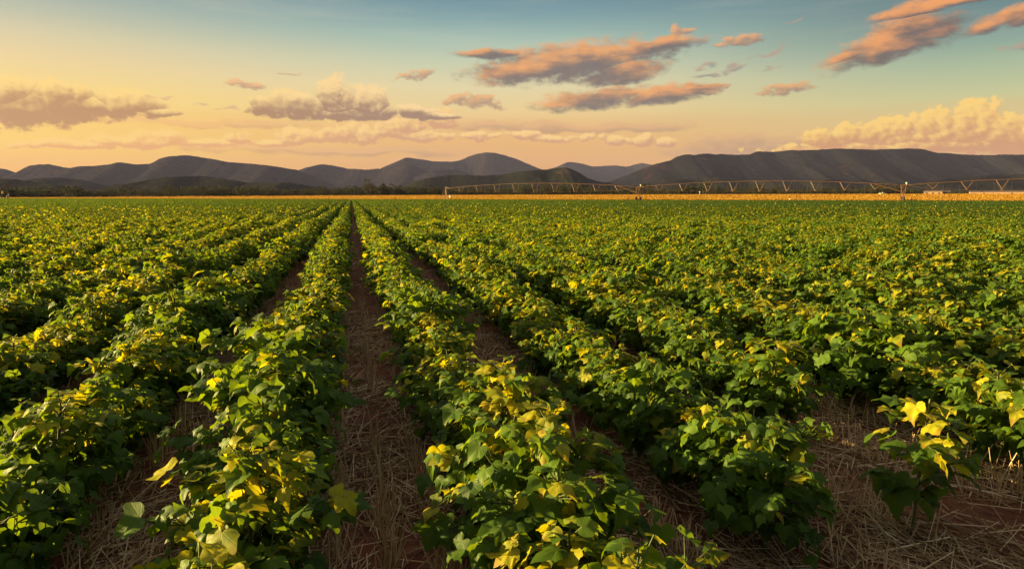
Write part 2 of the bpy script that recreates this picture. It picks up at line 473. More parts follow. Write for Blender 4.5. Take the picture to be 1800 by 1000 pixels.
# ------------------------------------------------------------------ mountains and hills
def mountain_mat(name, c1, c2, c3, fine):
    m, N, out = material(name)
    pos = N.new('ShaderNodeNewGeometry').outputs['Position']
    ps = N.vm('MULTIPLY', pos, (1.0, 1.0, 1.6))
    a = N.noise(ps, 0.0035, 7.0, 0.62); b_ = N.noise(ps, fine, 4.0, 0.6)
    c = N.mix(N.ss(a, 0.35, 0.62), c1, c2)
    pt = N.noise(N.vm('ADD', ps, (9000.0, 400.0, 0.0)), 0.0055, 5.0, 0.6)
    c = N.mix(N.m('MULTIPLY', N.ss(pt, 0.60, 0.70), 0.9), c, c3)
    c = N.mix(N.ss(b_, 0.46, 0.58), N.mix(1.0, c, (0.4, 0.46, 0.4, 1), 'MULTIPLY'), c)
    bp = N.new('ShaderNodeBump'); bp.inputs['Strength'].default_value = 0.5; bp.inputs['Distance'].default_value = 12.0
    N.put(bp.inputs['Height'], N.m('ADD', a, N.m('MULTIPLY', b_, 0.4)))
    b = principled(N, Base_Color=c, Roughness=1.0)
    b.inputs['Specular IOR Level'].default_value = 0.0
    N.l.new(bp.outputs[0], b.inputs['Normal'])
    N.l.new(b.outputs[0], out.inputs[0])
    return m
mm_far = mountain_mat("mountain_rock", (0.018, 0.0165, 0.024, 1), (0.027, 0.022, 0.027, 1), (0.055, 0.028, 0.026, 1), 0.03)
mm_shaded = mountain_mat("shaded_scrub_mountain", (0.009, 0.0095, 0.012, 1), (0.014, 0.0135, 0.0155, 1), (0.055, 0.024, 0.017, 1), 0.03)  # colour darkened to stand for a cloud's shadow over this mountain
mm_hill = mountain_mat("bush_hill", (0.018, 0.020, 0.015, 1), (0.033, 0.031, 0.021, 1), (0.055, 0.042, 0.028, 1), 0.07)

def ridge(name, pts, D, front, back, mat, label, seed, rough=0.05, gully=40.0, base_z=0.0, step=2.0, slope=0.0):
    """a real range: crest follows the skyline at depth D, slopes with spurs and gullies run down in front and behind"""
    g = np.random.default_rng(seed)
    px = np.arange(pts[0][0], pts[-1][0] + 0.1, step)
    py = np.interp(px, [p[0] for p in pts], [p[1] for p in pts])
    k = np.array([0.12, 0.76, 0.12]); py[1:-1] = np.convolve(py, k, 'valid')
    py = py + 0.45 * np.convolve(g.normal(size=len(px) + 4), np.ones(5) / 5, 'valid') + 0.12 * g.normal(size=len(px))
    Dc = D + slope * (px - px.mean()) + 0.03 * D * np.sin(px * 0.02 + seed) + 0.012 * D * np.sin(px * 0.071 + seed * 2)
    crest = np.array([at(x, y, dd) for x, y, dd in zip(px, py, Dc)])
    X = crest @ np.array(RT); H = np.maximum(crest[:, 2] - base_z, 0.5)
    nf, nb = 34, 8
    rows = []
    Xm = X
    tab = g.random((256, 256))
    def vn(u, v):
        i = np.floor(u).astype(int); k = np.floor(v).astype(int); f = u - i; h = v - k
        f = f * f * (3 - 2 * f); h = h * h * (3 - 2 * h)
        T = lambda a, c: tab[a % 256, c % 256]
        return (T(i, k) * (1 - f) + T(i + 1, k) * f) * (1 - h) + (T(i, k + 1) * (1 - f) + T(i + 1, k + 1) * f) * h
    def fb(u, v, o):
        q = 0; vv = np.full(len(u), v)
        for i in range(5):
            w = 2.0 ** i * 1.6 / gully
            wu = u * w + 1.2 * (vn(u * w * 0.6 + 90, vv * 2.6 * 2 ** (i * 0.7) + 40) - 0.5) + 37.7 * i + 500
            q = q + (0.54 ** i) * (1 - 2 * np.abs(2 * vn(wu, vv * 2.1 * 2 ** (i * 0.8) + 11 * i) - 1))
        return q / 1.6
    for j in range(nf + 1):
        t = j / nf                              # 0 at the front foot, 1 at the crest
        sh = (t ** 1.45) * 0.72 + 0.28 * t ** 3.2
        dd = Dc - front * (1 - t)
        gn_ = fb(px, t, seed * 0.7) * rough * (4 * t * (1 - t)) ** 0.8
        z = base_z + H * np.clip(sh + gn_ * (0.35 + 0.65 * (1 - t)), -0.02, None) * 1.0
        z = np.minimum(z, base_z + H * np.minimum(1.0, t ** 0.8 * (dd / Dc) + 0.0) + 0.0)
        if j == 0: z = np.full_like(z, base_z - 4)
        rows.append(np.stack([Xm * (dd / Dc) ** 0.5, dd, z], -1))
    for j in range(1, nb + 1):
        t = j / nb
        z = base_z + H * (1 - t) ** 1.3
        if j == nb: z = z - 6
        rows.append(np.stack([Xm, Dc + back * t, z], -1))
    V = np.concatenate(rows)
    w = np.stack([V[:, 0] * RT.x + V[:, 1] * FW.x, V[:, 0] * RT.y + V[:, 1] * FW.y, V[:, 2]], -1)
    nx, ny = len(px), len(rows)
    i = np.arange(ny - 1)[:, None] * nx + np.arange(nx - 1)[None]
    q = np.stack([i, i + 1, i + nx + 1, i + nx], -1).reshape(-1, 4)
    o = link(name, np_mesh(name, w, q, mat=mat))
    tag(o, label, "mountain" if name == "mountain" else "hill", kind="structure")
    return o

M1 = [(-300, 318), (-220, 306), (-150, 300), (-90, 304), (-40, 298), (0, 296.7), (10, 297.7), (17, 302), (23, 304), (30, 303), (40, 296.7), (53, 291), (63, 289.7), (87, 289), (100, 291.7), (110, 294), (123, 296), (137, 292.7), (167, 292), (193, 289.3), (203, 286), (213, 285.7), (227, 288), (240, 289.3), (263, 288.3), (273, 284), (280, 279), (293, 275.7), (317, 273.3), (333, 273.7), (367, 278.7), (400, 285), (433, 287.3), (467, 290.3), (500, 295.3), (523, 299.3), (540, 305), (567, 317), (597, 331), (612, 342)]
M2 = [(440, 330), (480, 315), (523, 300), (540, 294), (560, 289.7), (575, 289.5), (590, 292), (610, 296.5), (640, 298.3), (672, 296.5), (690, 293), (705, 289.5), (715, 288.3), (725, 290), (740, 296), (752, 303), (780, 310), (805, 320), (840, 338)]
M3 = [(600, 330), (640, 312), (665, 299), (672, 295), (690, 287), (705, 281), (713, 277.3), (722, 278), (745, 281), (765, 284), (790, 284.5), (805, 283), (825, 275), (840, 270.3), (853, 267.8), (870, 269), (890, 274), (910, 280.5), (930, 289), (950, 297), (965, 299), (980, 303), (1010, 316), (1050, 334)]
M3b = [(690, 322), (725, 312), (752, 303), (780, 299.5), (800, 298), (812, 302), (835, 309), (870, 314), (900, 320), (930, 330)]
M4 = [(690, 338), (710, 328), (733, 318), (760, 311.7), (787, 308), (813, 307.3), (847, 309.3), (883, 307.3), (913, 301.7), (933, 299.3), (960, 298.7), (977, 296), (993, 294.7), (1003, 296.7), (1017, 303), (1033, 313), (1050, 319), (1073, 322.7), (1110, 328), (1160, 338)]
M5 = [(900, 325), (935, 308), (960, 299), (980, 293.3), (997, 285.3), (1010, 285), (1027, 288.7), (1043, 293.3), (1080, 291), (1100, 293.3), (1120, 288.7), (1130, 286.7), (1145, 290), (1200, 300), (1260, 318), (1300, 334)]
M6 = [(1020, 338), (1045, 328), (1067, 320), (1083, 315), (1107, 306), (1127, 298), (1147, 290), (1167, 285), (1180, 281.7), (1187, 276.7), (1200, 272.7), (1213, 271.5), (1220, 272.8), (1227, 272.3), (1243, 269.7), (1255, 271.5), (1267, 271), (1297, 272.3), (1317, 271.7), (1330, 266.7), (1367, 266.7), (1390, 263.7), (1407, 264.7), (1450, 262.7), (1473, 261.7), (1500, 262), (1533, 263.3), (1567, 262.3), (1600, 261.3), (1623, 262.3), (1643, 268.3), (1667, 269.7), (1693, 272), (1733, 273), (1767, 272), (1800, 272), (1880, 276), (1960, 270), (2080, 282), (2200, 300), (2300, 330)]
M7 = [(170, 336), (200, 325), (227, 322.7), (253, 317.3), (283, 313.3), (317, 310.3), (350, 309.3), (373, 311.7), (400, 316), (433, 320.7), (467, 322.7), (493, 320.7), (513, 321.7), (533, 325), (560, 329), (600, 338)]
M8 = [(-260, 334), (-180, 320), (-80, 312), (-30, 313), (0, 314), (17, 315), (50, 318), (83, 322.7), (110, 327), (160, 338)]
M9 = [(0, 330), (30, 320), (53, 315), (77, 312.7), (110, 312.7), (140, 316), (167, 321.7), (187, 326), (230, 338)]
M10 = [(1540, 334), (1600, 323), (1650, 317), (1700, 312), (1750, 308), (1800, 307), (1880, 310), (1980, 320), (2080, 336)]
M11 = [(1080, 334), (1140, 322), (1200, 315), (1260, 312), (1320, 316), (1400, 319), (1460, 316), (1520, 318), (1580, 324), (1640, 336)]
ridge("mountain", M5, 8200, 2000, 1500, mm_far, "pale far blue-grey peaks in the gap left of the flat-topped mountain", 5)
ridge("mountain", M3, 6600, 1900, 1400, mm_far, "rounded dome mountain with a pointed shoulder behind the middle hills", 3)
ridge("mountain", M2, 5400, 1500, 1100, mm_far, "low two-humped mountain just right of the long left mountain", 2)
ridge("mountain", M1, 4400, 1500, 1100, mm_far, "long stepped mountain with its cliff-edged summit at the left", 1)
ridge("mountain", M6, 4000, 1700, 1200, mm_shaded, "broad dark flat-topped mountain filling the right of the skyline", 6, rough=0.055, gully=52)
ridge("hill", M3b, 4700, 700, 500, mm_far, "small brown hill at the foot of the dome mountain", 13)
ridge("hill", M11, 2500, 700, 400, mm_hill, "low wooded foothills at the foot of the flat-topped mountain", 14)
ridge("hill", M10, 2200, 600, 400, mm_hill, "smooth foothill at the right end below the flat-topped mountain", 10)
ridge("hill", M9, 2600, 600, 400, mm_hill, "small low hill at the foot of the long left mountain", 9)
ridge("hill", M4, 2300, 700, 500, mm_hill, "dark bush-covered hill in the middle rising to a knob on its right", 4)
ridge("hill", M7, 1900, 500, 400, mm_hill, "bush-covered rounded hill in front of the cliff-edged summit", 7)
ridge("hill", M8, 1700, 500, 400, mm_hill, "low bush-covered hill sloping down at the far left edge", 8)

#@@OBJECTS
# ------------------------------------------------------------------ cotton plants
def leaf_mat():
    m, N, out = material("cotton_leaf")
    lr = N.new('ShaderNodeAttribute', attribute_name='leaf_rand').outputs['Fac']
    ly = N.new('ShaderNodeAttribute', attribute_name='leaf_yel').outputs['Fac']
    oi = N.new('ShaderNodeObjectInfo').outputs['Random']
    uv = N.new('ShaderNodeTexCoord').outputs['UV']
    geo = N.new('ShaderNodeNewGeometry')
    x, y, _ = N.sep(N.vm('SUBTRACT', uv, (0.5, 0.2, 0.0)))
    ang = N.m('DIVIDE', N.m('ARCTAN2', x, y), 0.62)
    fr = N.m('ABSOLUTE', N.m('SUBTRACT', ang, N.m('ROUND', ang)))
    r_ = N.m('LENGTH' if False else 'SQRT', N.m('ADD', N.m('MULTIPLY', x, x), N.m('MULTIPLY', y, y)))
    vein = N.m('MULTIPLY', N.ss(N.m('MULTIPLY', fr, r_), 0.022, 0.006), N.ss(r_, 0.75, 0.3))
    side = N.m('ABSOLUTE', N.m('SUBTRACT', N.m('FRACT', N.m('ADD', N.m('MULTIPLY', r_, 9.0), N.m('MULTIPLY', fr, -5.0))), 0.5))
    vein = N.m('MAXIMUM', vein, N.m('MULTIPLY', N.ss(side, 0.09, 0.02), 0.35))
    pn = N.noise(geo.outputs['Position'], 26.0, 4.0, 0.6)
    yel = N.ss(N.m('ADD', ly, N.m('MULTIPLY', N.m('SUBTRACT', pn, 0.5), 0.7)), 0.45, 0.95)
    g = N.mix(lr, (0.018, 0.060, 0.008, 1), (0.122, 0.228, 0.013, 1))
    g = N.mix(N.m('MULTIPLY', oi, 0.18), g, (0.075, 0.115, 0.014, 1))
    g = N.mix(yel, g, (0.50, 0.46, 0.018, 1))  # leaf yellowing, which also carries painted sunlight on the tops
    g = N.mix(N.m('MULTIPLY', N.ss(pn, 0.55, 0.75), 0.3), g, (0.085, 0.14, 0.028, 1))
    brown = N.m('MULTIPLY', N.ss(ly, 0.93, 0.97), N.ss(pn, 0.5, 0.62))
    g = N.mix(brown, g, (0.30, 0.14, 0.02, 1))
    g = N.mix(N.m('MULTIPLY', vein, 0.45), g, (0.17, 0.23, 0.07, 1))
    margin = N.m('MULTIPLY', N.ss(N.m('ADD', r_, N.m('MULTIPLY', N.m('SUBTRACT', pn, 0.5), 0.5)), 0.44, 0.62), N.m('MULTIPLY', N.ss(ly, 0.3, 0.9), 0.75))
    g = N.mix(margin, g, (0.26, 0.12, 0.02, 1))
    back = N.mix(geo.outputs['Backfacing'], g, N.mix(0.35, g, (0.12, 0.17, 0.07, 1)))
    bp = N.new('ShaderNodeBump'); bp.inputs['Strength'].default_value = 0.35; bp.inputs['Distance'].default_value = 0.004
    N.put(bp.inputs['Height'], N.m('ADD', N.m('MULTIPLY', vein, -1.0), N.m('MULTIPLY', pn, 0.8)))
    b = principled(N, Base_Color=back, Roughness=0.5)
    b.inputs['Specular IOR Level'].default_value = 0.28
    N.l.new(bp.outputs[0], b.inputs['Normal'])
    tr = N.new('ShaderNodeBsdfTranslucent')
    N.put(tr.inputs[0], N.mix(yel, N.mix(0.2, N.mix(1.0, g, (2.6, 2.0, 0.6, 1), 'MULTIPLY'), (0.19, 0.22, 0.006, 1)), (0.62, 0.54, 0.008, 1)))
    mx = N.new('ShaderNodeMixShader'); mx.inputs[0].default_value = 0.46
    N.l.new(b.outputs[0], mx.inputs[1]); N.l.new(tr.outputs[0], mx.inputs[2])
    N.l.new(mx.outputs[0], out.inputs[0])
    return m
M_LEAF = leaf_mat()
M_STEM = simple("cotton_stem", (0.085, 0.10, 0.03), 0.6, 0, 0.4, 30)

def outline(n, lobe, width, tipl):
    """right half of a cotton leaf's edge, tip to notch, resampled to n+1 points (angles about the petiole end)"""
    p = np.array([(0, tipl), (0.10, 0.86 * tipl), (0.21, 0.70 * tipl), (0.30, 0.53), (0.36 + 0.02 * lobe, 0.43), (0.50, 0.42), (0.50 + 0.20 * lobe, 0.40 + 0.08 * lobe),
                  (0.55 + 0.04 * lobe, 0.18), (0.51, 0.0), (0.42, -0.13), (0.26, -0.20), (0.11, -0.15), (0.0, 0.0)])
    p[:, 0] *= width
    t = np.linspace(0, len(p) - 1, n + 1); out = []
    P = np.vstack([2 * p[0] - p[1], p, 2 * p[-1] - p[-2]])
    for v in t:
        i = min(int(v), len(p) - 2); f = v - i
        a, b, c, d_ = P[i], P[i + 1], P[i + 2], P[i + 3]
        out.append(0.5 * (2 * b + (c - a) * f + (2 * a - 5 * b + 4 * c - d_) * f * f + (3 * b - a - 3 * c + d_) * f ** 3))
    return np.array(out)

def leaf_template(n, rings, lobe, width=1.0, tipl=1.0):
    """polar grid about a point just above the petiole; returns xy verts and quads/tris"""
    h = outline(n, lobe, width, tipl)
    ring = np.vstack([h, (h[1:-1] * (-1, 1))[::-1]])
    c = np.array([0.0, 0.14])
    m = len(ring); v = [c[None]]; q = []; t = []
    for r in rings:
        v.append(c + (ring - c) * r)
    for k in range(len(rings)):
        b = 1 + k * m
        for i in range(m):
            j = (i + 1) % m
            if k == 0: t.append((0, b + j, b + i))
            else: q.append((b - m + i, b - m + j, b + j, b + i))
    return np.vstack(v), np.array(q, int).reshape(-1, 4), np.array(t, int).reshape(-1, 3)

LODS = {0: [leaf_template(11, (0.35, 0.7, 1.0), l, w, t) for l, w, t in ((0.1, 0.95, 1.05), (0.6, 1.0, 1.0), (1.0, 1.05, 1.0), (0.3, 1.05, 0.95))],
        1: [leaf_template(6, (1.0,), l, 1.0, 1.0) for l in (0.1, 0.7)],
        2: [(np.array([(0, -0.12), (0.56, 0.2), (0, 1.0), (-0.56, 0.2)]), np.zeros((0, 4), int), np.array([(0, 1, 2), (0, 2, 3)]))]}

def build_leaves(specs, lod, g):
    """specs: (base, tip direction, normal, size, yellowness, rand)"""
    V, Q, T, U, Rr, Y = [], [], [], [], [], []
    nv = 0
    for base, t, n, size, yel, rr in specs:
        tv, tq, tt = LODS[lod][g.integers(len(LODS[lod]))]
        t = t / np.linalg.norm(t); n = n - t * np.dot(n, t); n /= np.linalg.norm(n); s = np.cross(t, n)
        x, y = tv[:, 0], tv[:, 1]
        r2 = x * x + (y - 0.14) ** 2
        fold, droop, ph = g.uniform(-0.55, 0.95), g.uniform(0.0, 0.55), g.uniform(0, 6.28)
        tcurl = g.uniform(-0.3, 1.1)
        th = np.arctan2(x, y)
        z = fold * np.abs(x) * (0.4 + 0.6 * y.clip(0)) - droop * r2 + g.uniform(0.03, 0.11) * np.sin(g.integers(4, 8) * th + ph) * np.sqrt(r2) * 1.6 + g.uniform(-0.3, 0.3) * x - tcurl * (y - 0.45).clip(0) ** 2
        wx = x * g.uniform(0.88, 1.1)
        V.append(base + size * (wx[:, None] * s + y[:, None] * t + z[:, None] * n))
        if len(tq): Q.append(tq + nv)
        if len(tt): T.append(tt + nv)
        U.append(np.stack([x * 0.75 + 0.5, y * 0.75 + 0.2], -1))
        Rr.append(np.full(len(tv), rr)); Y.append(np.full(len(tv), yel))
        nv += len(tv)
    cat = lambda L, w: np.concatenate(L) if L else np.zeros((0, w), int)
    return dict(v=np.concatenate(V), quads=cat(Q, 4), tris=cat(T, 3), uv=np.concatenate(U), attrs={'leaf_rand': np.concatenate(Rr), 'leaf_yel': np.concatenate(Y)})

def tube_np(pts, rad, n=4):
    pts = np.asarray(pts, float); V = []; Q = []
    for i, p in enumerate(pts):
        z = pts[min(i + 1, len(pts) - 1)] - pts[max(i - 1, 0)]; z /= np.linalg.norm(z) + 1e-9
        x = np.cross(z, (0.3, 0.2, 0.93) if abs(z[2]) < 0.9 else (1, 0, 0)); x /= np.linalg.norm(x); y = np.cross(z, x)
        for k in range(n):
            a = 2 * math.pi * k / n
            V.append(p + (x * math.cos(a) + y * math.sin(a)) * rad[i])
    for i in range(len(pts) - 1):
        for k in range(n):
            j = (k + 1) % n
            Q.append((i * n + k, i * n + j, (i + 1) * n + j, (i + 1) * n + k))
    return np.array(V), np.array(Q)

def plant_specs(g, H, rx_, ry_, sparse=1.0, lsize=0.088, yelk=1.0):
    """leaf placements and stem tubes of one cotton plant; x across the row, y along it"""
    specs, tubes = [], []
    lean = g.normal(size=2) * 0.02
    top = np.array([lean[0], lean[1], H])
    tubes.append(([(0, 0, -0.03), (lean[0] * 0.3, lean[1] * 0.3, H * 0.5), top], [0.007, 0.0055, 0.003], 5))
    def leaf(base, out, up, size, hz):
        # petiole then blade
        out = out / (np.linalg.norm(out) + 1e-9)
        pl = g.uniform(0.025, 0.075) * (1.2 if g.random() < 0.08 else 1)
        pd = out * g.uniform(0.5, 1.0) + np.array([0, 0, up]) + g.normal(size=3) * 0.25
        pd /= np.linalg.norm(pd)
        tip = base + pd * pl
        tubes.append(([base, (base + tip) / 2 + np.array([0, 0, -0.004]), tip], [0.0022, 0.0018, 0.0015], 3))
        az_ = math.atan2(out[1], out[0]) + g.normal() * 0.7
        steep = np.clip(g.normal(0.98 - 0.62 * hz, 0.36), -0.30, 1.45)      # lower leaves hang, upper leaves lie flatter
        h = np.array([math.cos(az_), math.sin(az_), 0])
        t = h * math.cos(steep) - np.array([0, 0, 1]) * math.sin(steep)
        n = h * math.sin(steep) + np.array([0, 0, 1]) * math.cos(steep) + g.normal(size=3) * 0.28
        y_ = (0.14 + 0.84 * g.random() ** 1.9 * yelk) * (0.15 + 0.85 * max(0, hz) ** 2.2)
        if g.random() < 0.28 * yelk * hz ** 2.5: y_ = g.uniform(0.6, 1.0)  # gold of sunlit tops put into the leaf colour
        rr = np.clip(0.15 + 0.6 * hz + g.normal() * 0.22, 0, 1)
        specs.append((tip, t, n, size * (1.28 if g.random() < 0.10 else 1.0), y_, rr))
    nn = int(15 * sparse)
    for k in range(nn):
        f = (k + 0.6) / nn
        z0 = H * (0.10 + 0.78 * f)
        a = k * 2.4 + g.normal() * 0.3
        L = (0.62 + 0.48 * math.sin(math.pi * (0.10 + 0.72 * f))) * (1 - 0.35 * f ** 4) * g.uniform(0.7, 1.1)
        dx, dy = math.cos(a) * rx_ * L, math.sin(a) * ry_ * L
        b0 = np.array([lean[0] * f, lean[1] * f, z0])
        rise = H * (0.30 * (1 - f) + 0.06) * g.uniform(0.5, 1.2)
        b1 = b0 + np.array([dx, dy, rise]) * 0.85
        mid = (b0 + b1) / 2 + np.array([0, 0, rise * 0.2])
        tubes.append(([b0, mid, b1], [0.004, 0.003, 0.002], 3))
        nl = int(g.integers(12, 17) * sparse) + 1
        for j in range(nl):
            u = (j + 1) / nl
            p = (1 - u) ** 2 * b0 + 2 * u * (1 - u) * mid + u * u * b1
            o = np.array([math.cos(a), math.sin(a), 0]) + 0.9 * np.array([math.cos(a + 1.57), math.sin(a + 1.57), 0]) * (1 if j % 2 else -1) * g.uniform(0.2, 1.2) * (1.2 - u)
            hz = np.clip(p[2] / H, 0, 1)
            leaf(p, o, g.uniform(0.0, 0.8), lsize * g.uniform(0.7, 1.22) * (1.08 - 0.25 * hz), hz)
    for j in range(int(16 * sparse)):
        a = j * 2.4 + g.random()
        f = 0.78 + 0.22 * j / 16
        leaf(np.array([lean[0] * f, lean[1] * f, H * f]), np.array([math.cos(a), math.sin(a), 0]), g.uniform(0.3, 1.1), lsize * g.uniform(0.55, 1.1), 1.0)
    return specs, tubes

def tubes_mesh(name, tubes):
    V, Q, nv = [], [], 0
    for p, r, n in tubes:
        v, q = tube_np(p, r, n)
        V.append(v); Q.append(q + nv); nv += len(v)
    return np_mesh(name, np.concatenate(V), np.concatenate(Q), mat=M_STEM)

variants = []
for i in range(12):
    g = np.random.default_rng(100 + i)
    H = (0.44, 0.47, 0.42, 0.49, 0.45, 0.40)[i % 6]
    yk = (0.55, 1.0, 1.6)[i % 3]
    sp_, tb = plant_specs(g, H, 0.26, 0.235, 1.0, 0.059, yk)
    variants.append(dict(f=np_mesh("foliage", mat=M_LEAF, **build_leaves(sp_, 0, g)), s=tubes_mesh("stem", tb), H=H, yk=yk))
g = np.random.default_rng(300)
sp_, tb = plant_specs(g, 0.53, 0.15, 0.15, 0.5, 0.076, 1.2)
lone = dict(f=np_mesh("foliage", mat=M_LEAF, **build_leaves(sp_, 0, g)), s=tubes_mesh("stem", tb))

# rows run along world Y, about 0.8 m apart, the camera stands over one of the furrows; the furrow in front of the camera is centred on x = FUR
FUR = 0.10
def rowx(r):
    return 0.48 + 0.76 * r + (0.12 if r == 1 else 0.10 if r > 1 else 0) if r >= 0 else -0.35 - 0.78 * (-r - 1)
def wander(row, y):
    return 0.035 * math.sin(y * 0.5 + row * 2.3) + 0.025 * math.sin(y * 1.35 + row)
def edge_gap(x, y):
    X = x * RT.x + y * RT.y; D = x * FW.x + y * FW.y
    return D, X, D - (176 - 0.62 * X)

offside = []                                    # beside and behind the camera, they shade what it sees
plants = []                                     # (depth, x, y, row)
for row in range(-18, 18):
    x0 = rowx(row)
    y = -2.0 + rnd.random() * 0.2
    while y < 16:
        x = x0 + wander(row, y) + rnd.gauss(0, 0.03)
        D, X, _ = edge_gap(x, y)
        vis = D > 0.95 and abs(X) < 0.84 * D + 0.5
        gap = False
        if (row == 2 and D < 3.0) or (row == 1 and D < 1.9) or (row == 3 and D < 2.2): gap = True      # the straw gap round the lone plant
        if not gap and rnd.random() > (0.035 if D > 6 or abs(row) > 3 else 0.0):
            (plants if vis else offside).append((D, x, y, row))
        y += rnd.uniform(0.17, 0.26)
plants.sort()
NEAR = 298
near, rest = plants[:NEAR], plants[NEAR:]
D_NEAR = near[-1][0]

ordw = ["", "", "second", "third", "fourth", "fifth", "sixth", "seventh", "eighth", "ninth", "tenth", "eleventh", "twelfth", "thirteenth", "fourteenth", "fifteenth", "sixteenth", "seventeenth", "eighteenth", "nineteenth", "twentieth"]
def ordn(k):
    if k == 1: return "first"
    if k <= 20: return ordw[k]
    t, u = divmod(k, 10); tens = {2: "twent", 3: "thirt", 4: "fort", 5: "fift", 6: "sixt"}[t]
    return tens + "ieth" if u == 0 else tens + "y-" + ordn(u)
GROUP = "cotton plants growing in the near crop rows"
def put_plant(var, x, y, rz, sc, label, group=GROUP):
    root = empty("cotton_plant", (x, y, 0), rz)
    root.scale = sc
    tag(root, label, "cotton plant", group)
    for nm, me in (("foliage", var['f']), ("stem", var['s'])):
        link(nm, me, root)
    return root
count = {}
for D, x, y, row in near:
    count[row] = count.get(row, 0) + 1
    i = rnd.randrange(12)
    var = variants[i]
    hs = 1.0 + 0.09 * math.sin(y * 0.9 + row * 1.7) + rnd.gauss(0, 0.085)
    rz = (0 if rnd.random() < 0.5 else math.pi) + rnd.gauss(0, 0.25)
    look = {0.55: "green", 1.0: "yellow-flecked", 1.6: "yellow-topped"}[var['yk']]
    size = "tall " if var['H'] * hs > 0.485 else ("low " if var['H'] * hs < 0.385 else "")
    k = row + 1 if row >= 0 else -row
    side = "right" if row >= 0 else "left"
    rowname = ("first row %s of" % side) if k == 1 else ("%s row %s of" % (ordn(k), side))
    label = "%s%s cotton plant, %s from front in %s the bare furrow" % (size, look, ordn(count[row]), rowname)
    put_plant(var, x, y, rz, (hs * rnd.uniform(0.95, 1.08), hs * rnd.uniform(0.95, 1.1), hs), label)
lp = at(1602, 945, CAM_H * FPX / 599)
lp = Vector((0, 0, CAM_H)) + ray(1602, 945) * (CAM_H / -ray(1602, 945).z)
put_plant(lone, lp.x, lp.y, 0.4, (1, 1, 1), "small sparse cotton plant standing alone in the straw gap between two rows", None)

# ---- the rest of the crop: one mass of the same plants, coarser with distance
def source(name, me):
    return bpy.data.objects.new(name, me)           # only a shape for the crop to repeat

def section(seed, lod, n_leaf, size, ybig):
    """one metre of row: four plants' worth of leaves"""
    g = np.random.default_rng(seed); specs = []
    for i in range(n_leaf):
        a = g.uniform(0, math.pi); yy = g.uniform(-0.55, 0.55)
        rr = math.sqrt(g.uniform(0.25, 1.0))
        hz = math.sin(a) * rr
        x = math.cos(a) * rr * (0.265 + 0.07 * hz); z = 0.03 + hz * (0.43 + 0.04 * math.sin(yy * 9 + seed))
        az_ = math.atan2(g.normal() * 0.6, math.cos(a)) + g.normal() * 0.5
        yellow = g.random() < (0.10 if lod == 2 else 0.17) * hz ** 2.5  # yellow specks stand in for sunlit leaves
        if lod and not yellow: steep = np.clip(g.normal(0.80 - 0.66 * hz, 0.27), -0.1, 1.4)     # far green leaves laid flatter, so the low sun leaves them darker
        else: steep = np.clip(g.normal(0.98 - 0.62 * hz + (0.35 if yellow else 0), 0.38), -0.30, 1.5)
        h = np.array([math.cos(az_), math.sin(az_), 0])
        t = h * math.cos(steep) - np.array([0, 0, 1]) * math.sin(steep)
        n = h * math.sin(steep) + np.array([0, 0, 1]) * math.cos(steep) + g.normal(size=3) * 0.3
        y_ = (0.04 + (0.30 if lod == 2 else 0.6) * g.random() ** 2.4) * (0.15 + 0.85 * hz ** 2.2)
        if yellow: y_ = g.uniform(0.7, 1.0)
        specs.append((np.array([x, yy, z]), t, n, size * g.uniform(0.7, 1.25), y_, np.clip((-0.2 + 0.2 * hz if lod == 2 else -0.08 + 0.34 * hz) + g.normal() * 0.2, 0, 1)))  # far leaves darkened in colour, standing in for their shaded sides
    return build_leaves(specs, lod, g)

src = [source("plant_shape", v['f']) for v in variants[:8]]
src += [source("row_shape", np_mesh("row_shape", mat=M_LEAF, **section(500 + i, 1, 820, 0.055, 1))) for i in range(6)]
src += [source("far_row_shape", np_mesh("far_row_shape", mat=M_LEAF, **section(600 + i, 2, 290, 0.082, 1))) for i in range(5)]
P_, I_, R_, S_ = [], [], [], []
def addp(x, y, i, rz, s):
    P_.append((x, y, 0)); I_.append(i); R_.append(rz); S_.append(s)
rest += [p for p in offside if math.hypot(p[1], p[2]) > 0.8 and abs(p[1]) < 15 and p[2] < 17]
for D, x, y, row in rest:
    addp(x, y, rnd.randrange(8), (0 if rnd.random() < 0.5 else math.pi) + rnd.gauss(0, 0.25), 1.0 + 0.09 * math.sin(y * 0.9 + row * 1.7) + rnd.gauss(0, 0.07))
D_MID, D_FAR = 16.0, 48.0
for row in range(-420, 340):
    x0 = rowx(row)
    y = -60.0 + rnd.random()
    while y < 420:
        x = x0
        D, X, e = edge_gap(x, y)
        if D > 8 and e < 0 and abs(X) < 0.90 * D + 2:
            inblock = (-18 <= row < 18 and y < 16)
            hs = 1.0 + 0.09 * math.sin(y * 0.9 + row * 1.7) + 0.05 * math.sin(y * 0.21 + row * 0.7) + rnd.gauss(0, 0.06)
            flip = 0 if rnd.random() < 0.5 else math.pi
            if inblock: pass
            elif D < D_MID + 8:
                if rnd.random() > 0.03: addp(x + wander(row, y) + rnd.gauss(0, 0.03), y, rnd.randrange(8), flip + rnd.gauss(0, 0.25), hs)
                y += rnd.uniform(0.19, 0.28); continue
            elif D < D_FAR: addp(x + wander(row, y), y, 8 + rnd.randrange(6), flip, hs)
            else: addp(x + wander(row, y), y, 14 + rnd.randrange(5), flip, hs)
            if inblock: y += 0.25; continue
        y += 1.0
me = bpy.data.meshes.new("cotton_crop")
me.vertices.add(len(P_)); me.vertices.foreach_set('co', np.array(P_, np.float32).ravel())
for nm, ty, ar in (('shape', 'INT', np.array(I_, np.int32)), ('turn', 'FLOAT', np.array(R_, np.float32)), ('size', 'FLOAT', np.array(S_, np.float32))):
    a_ = me.attributes.new(nm, ty, 'POINT'); a_.data.foreach_set('value', ar)
crop = link("cotton_crop", me)
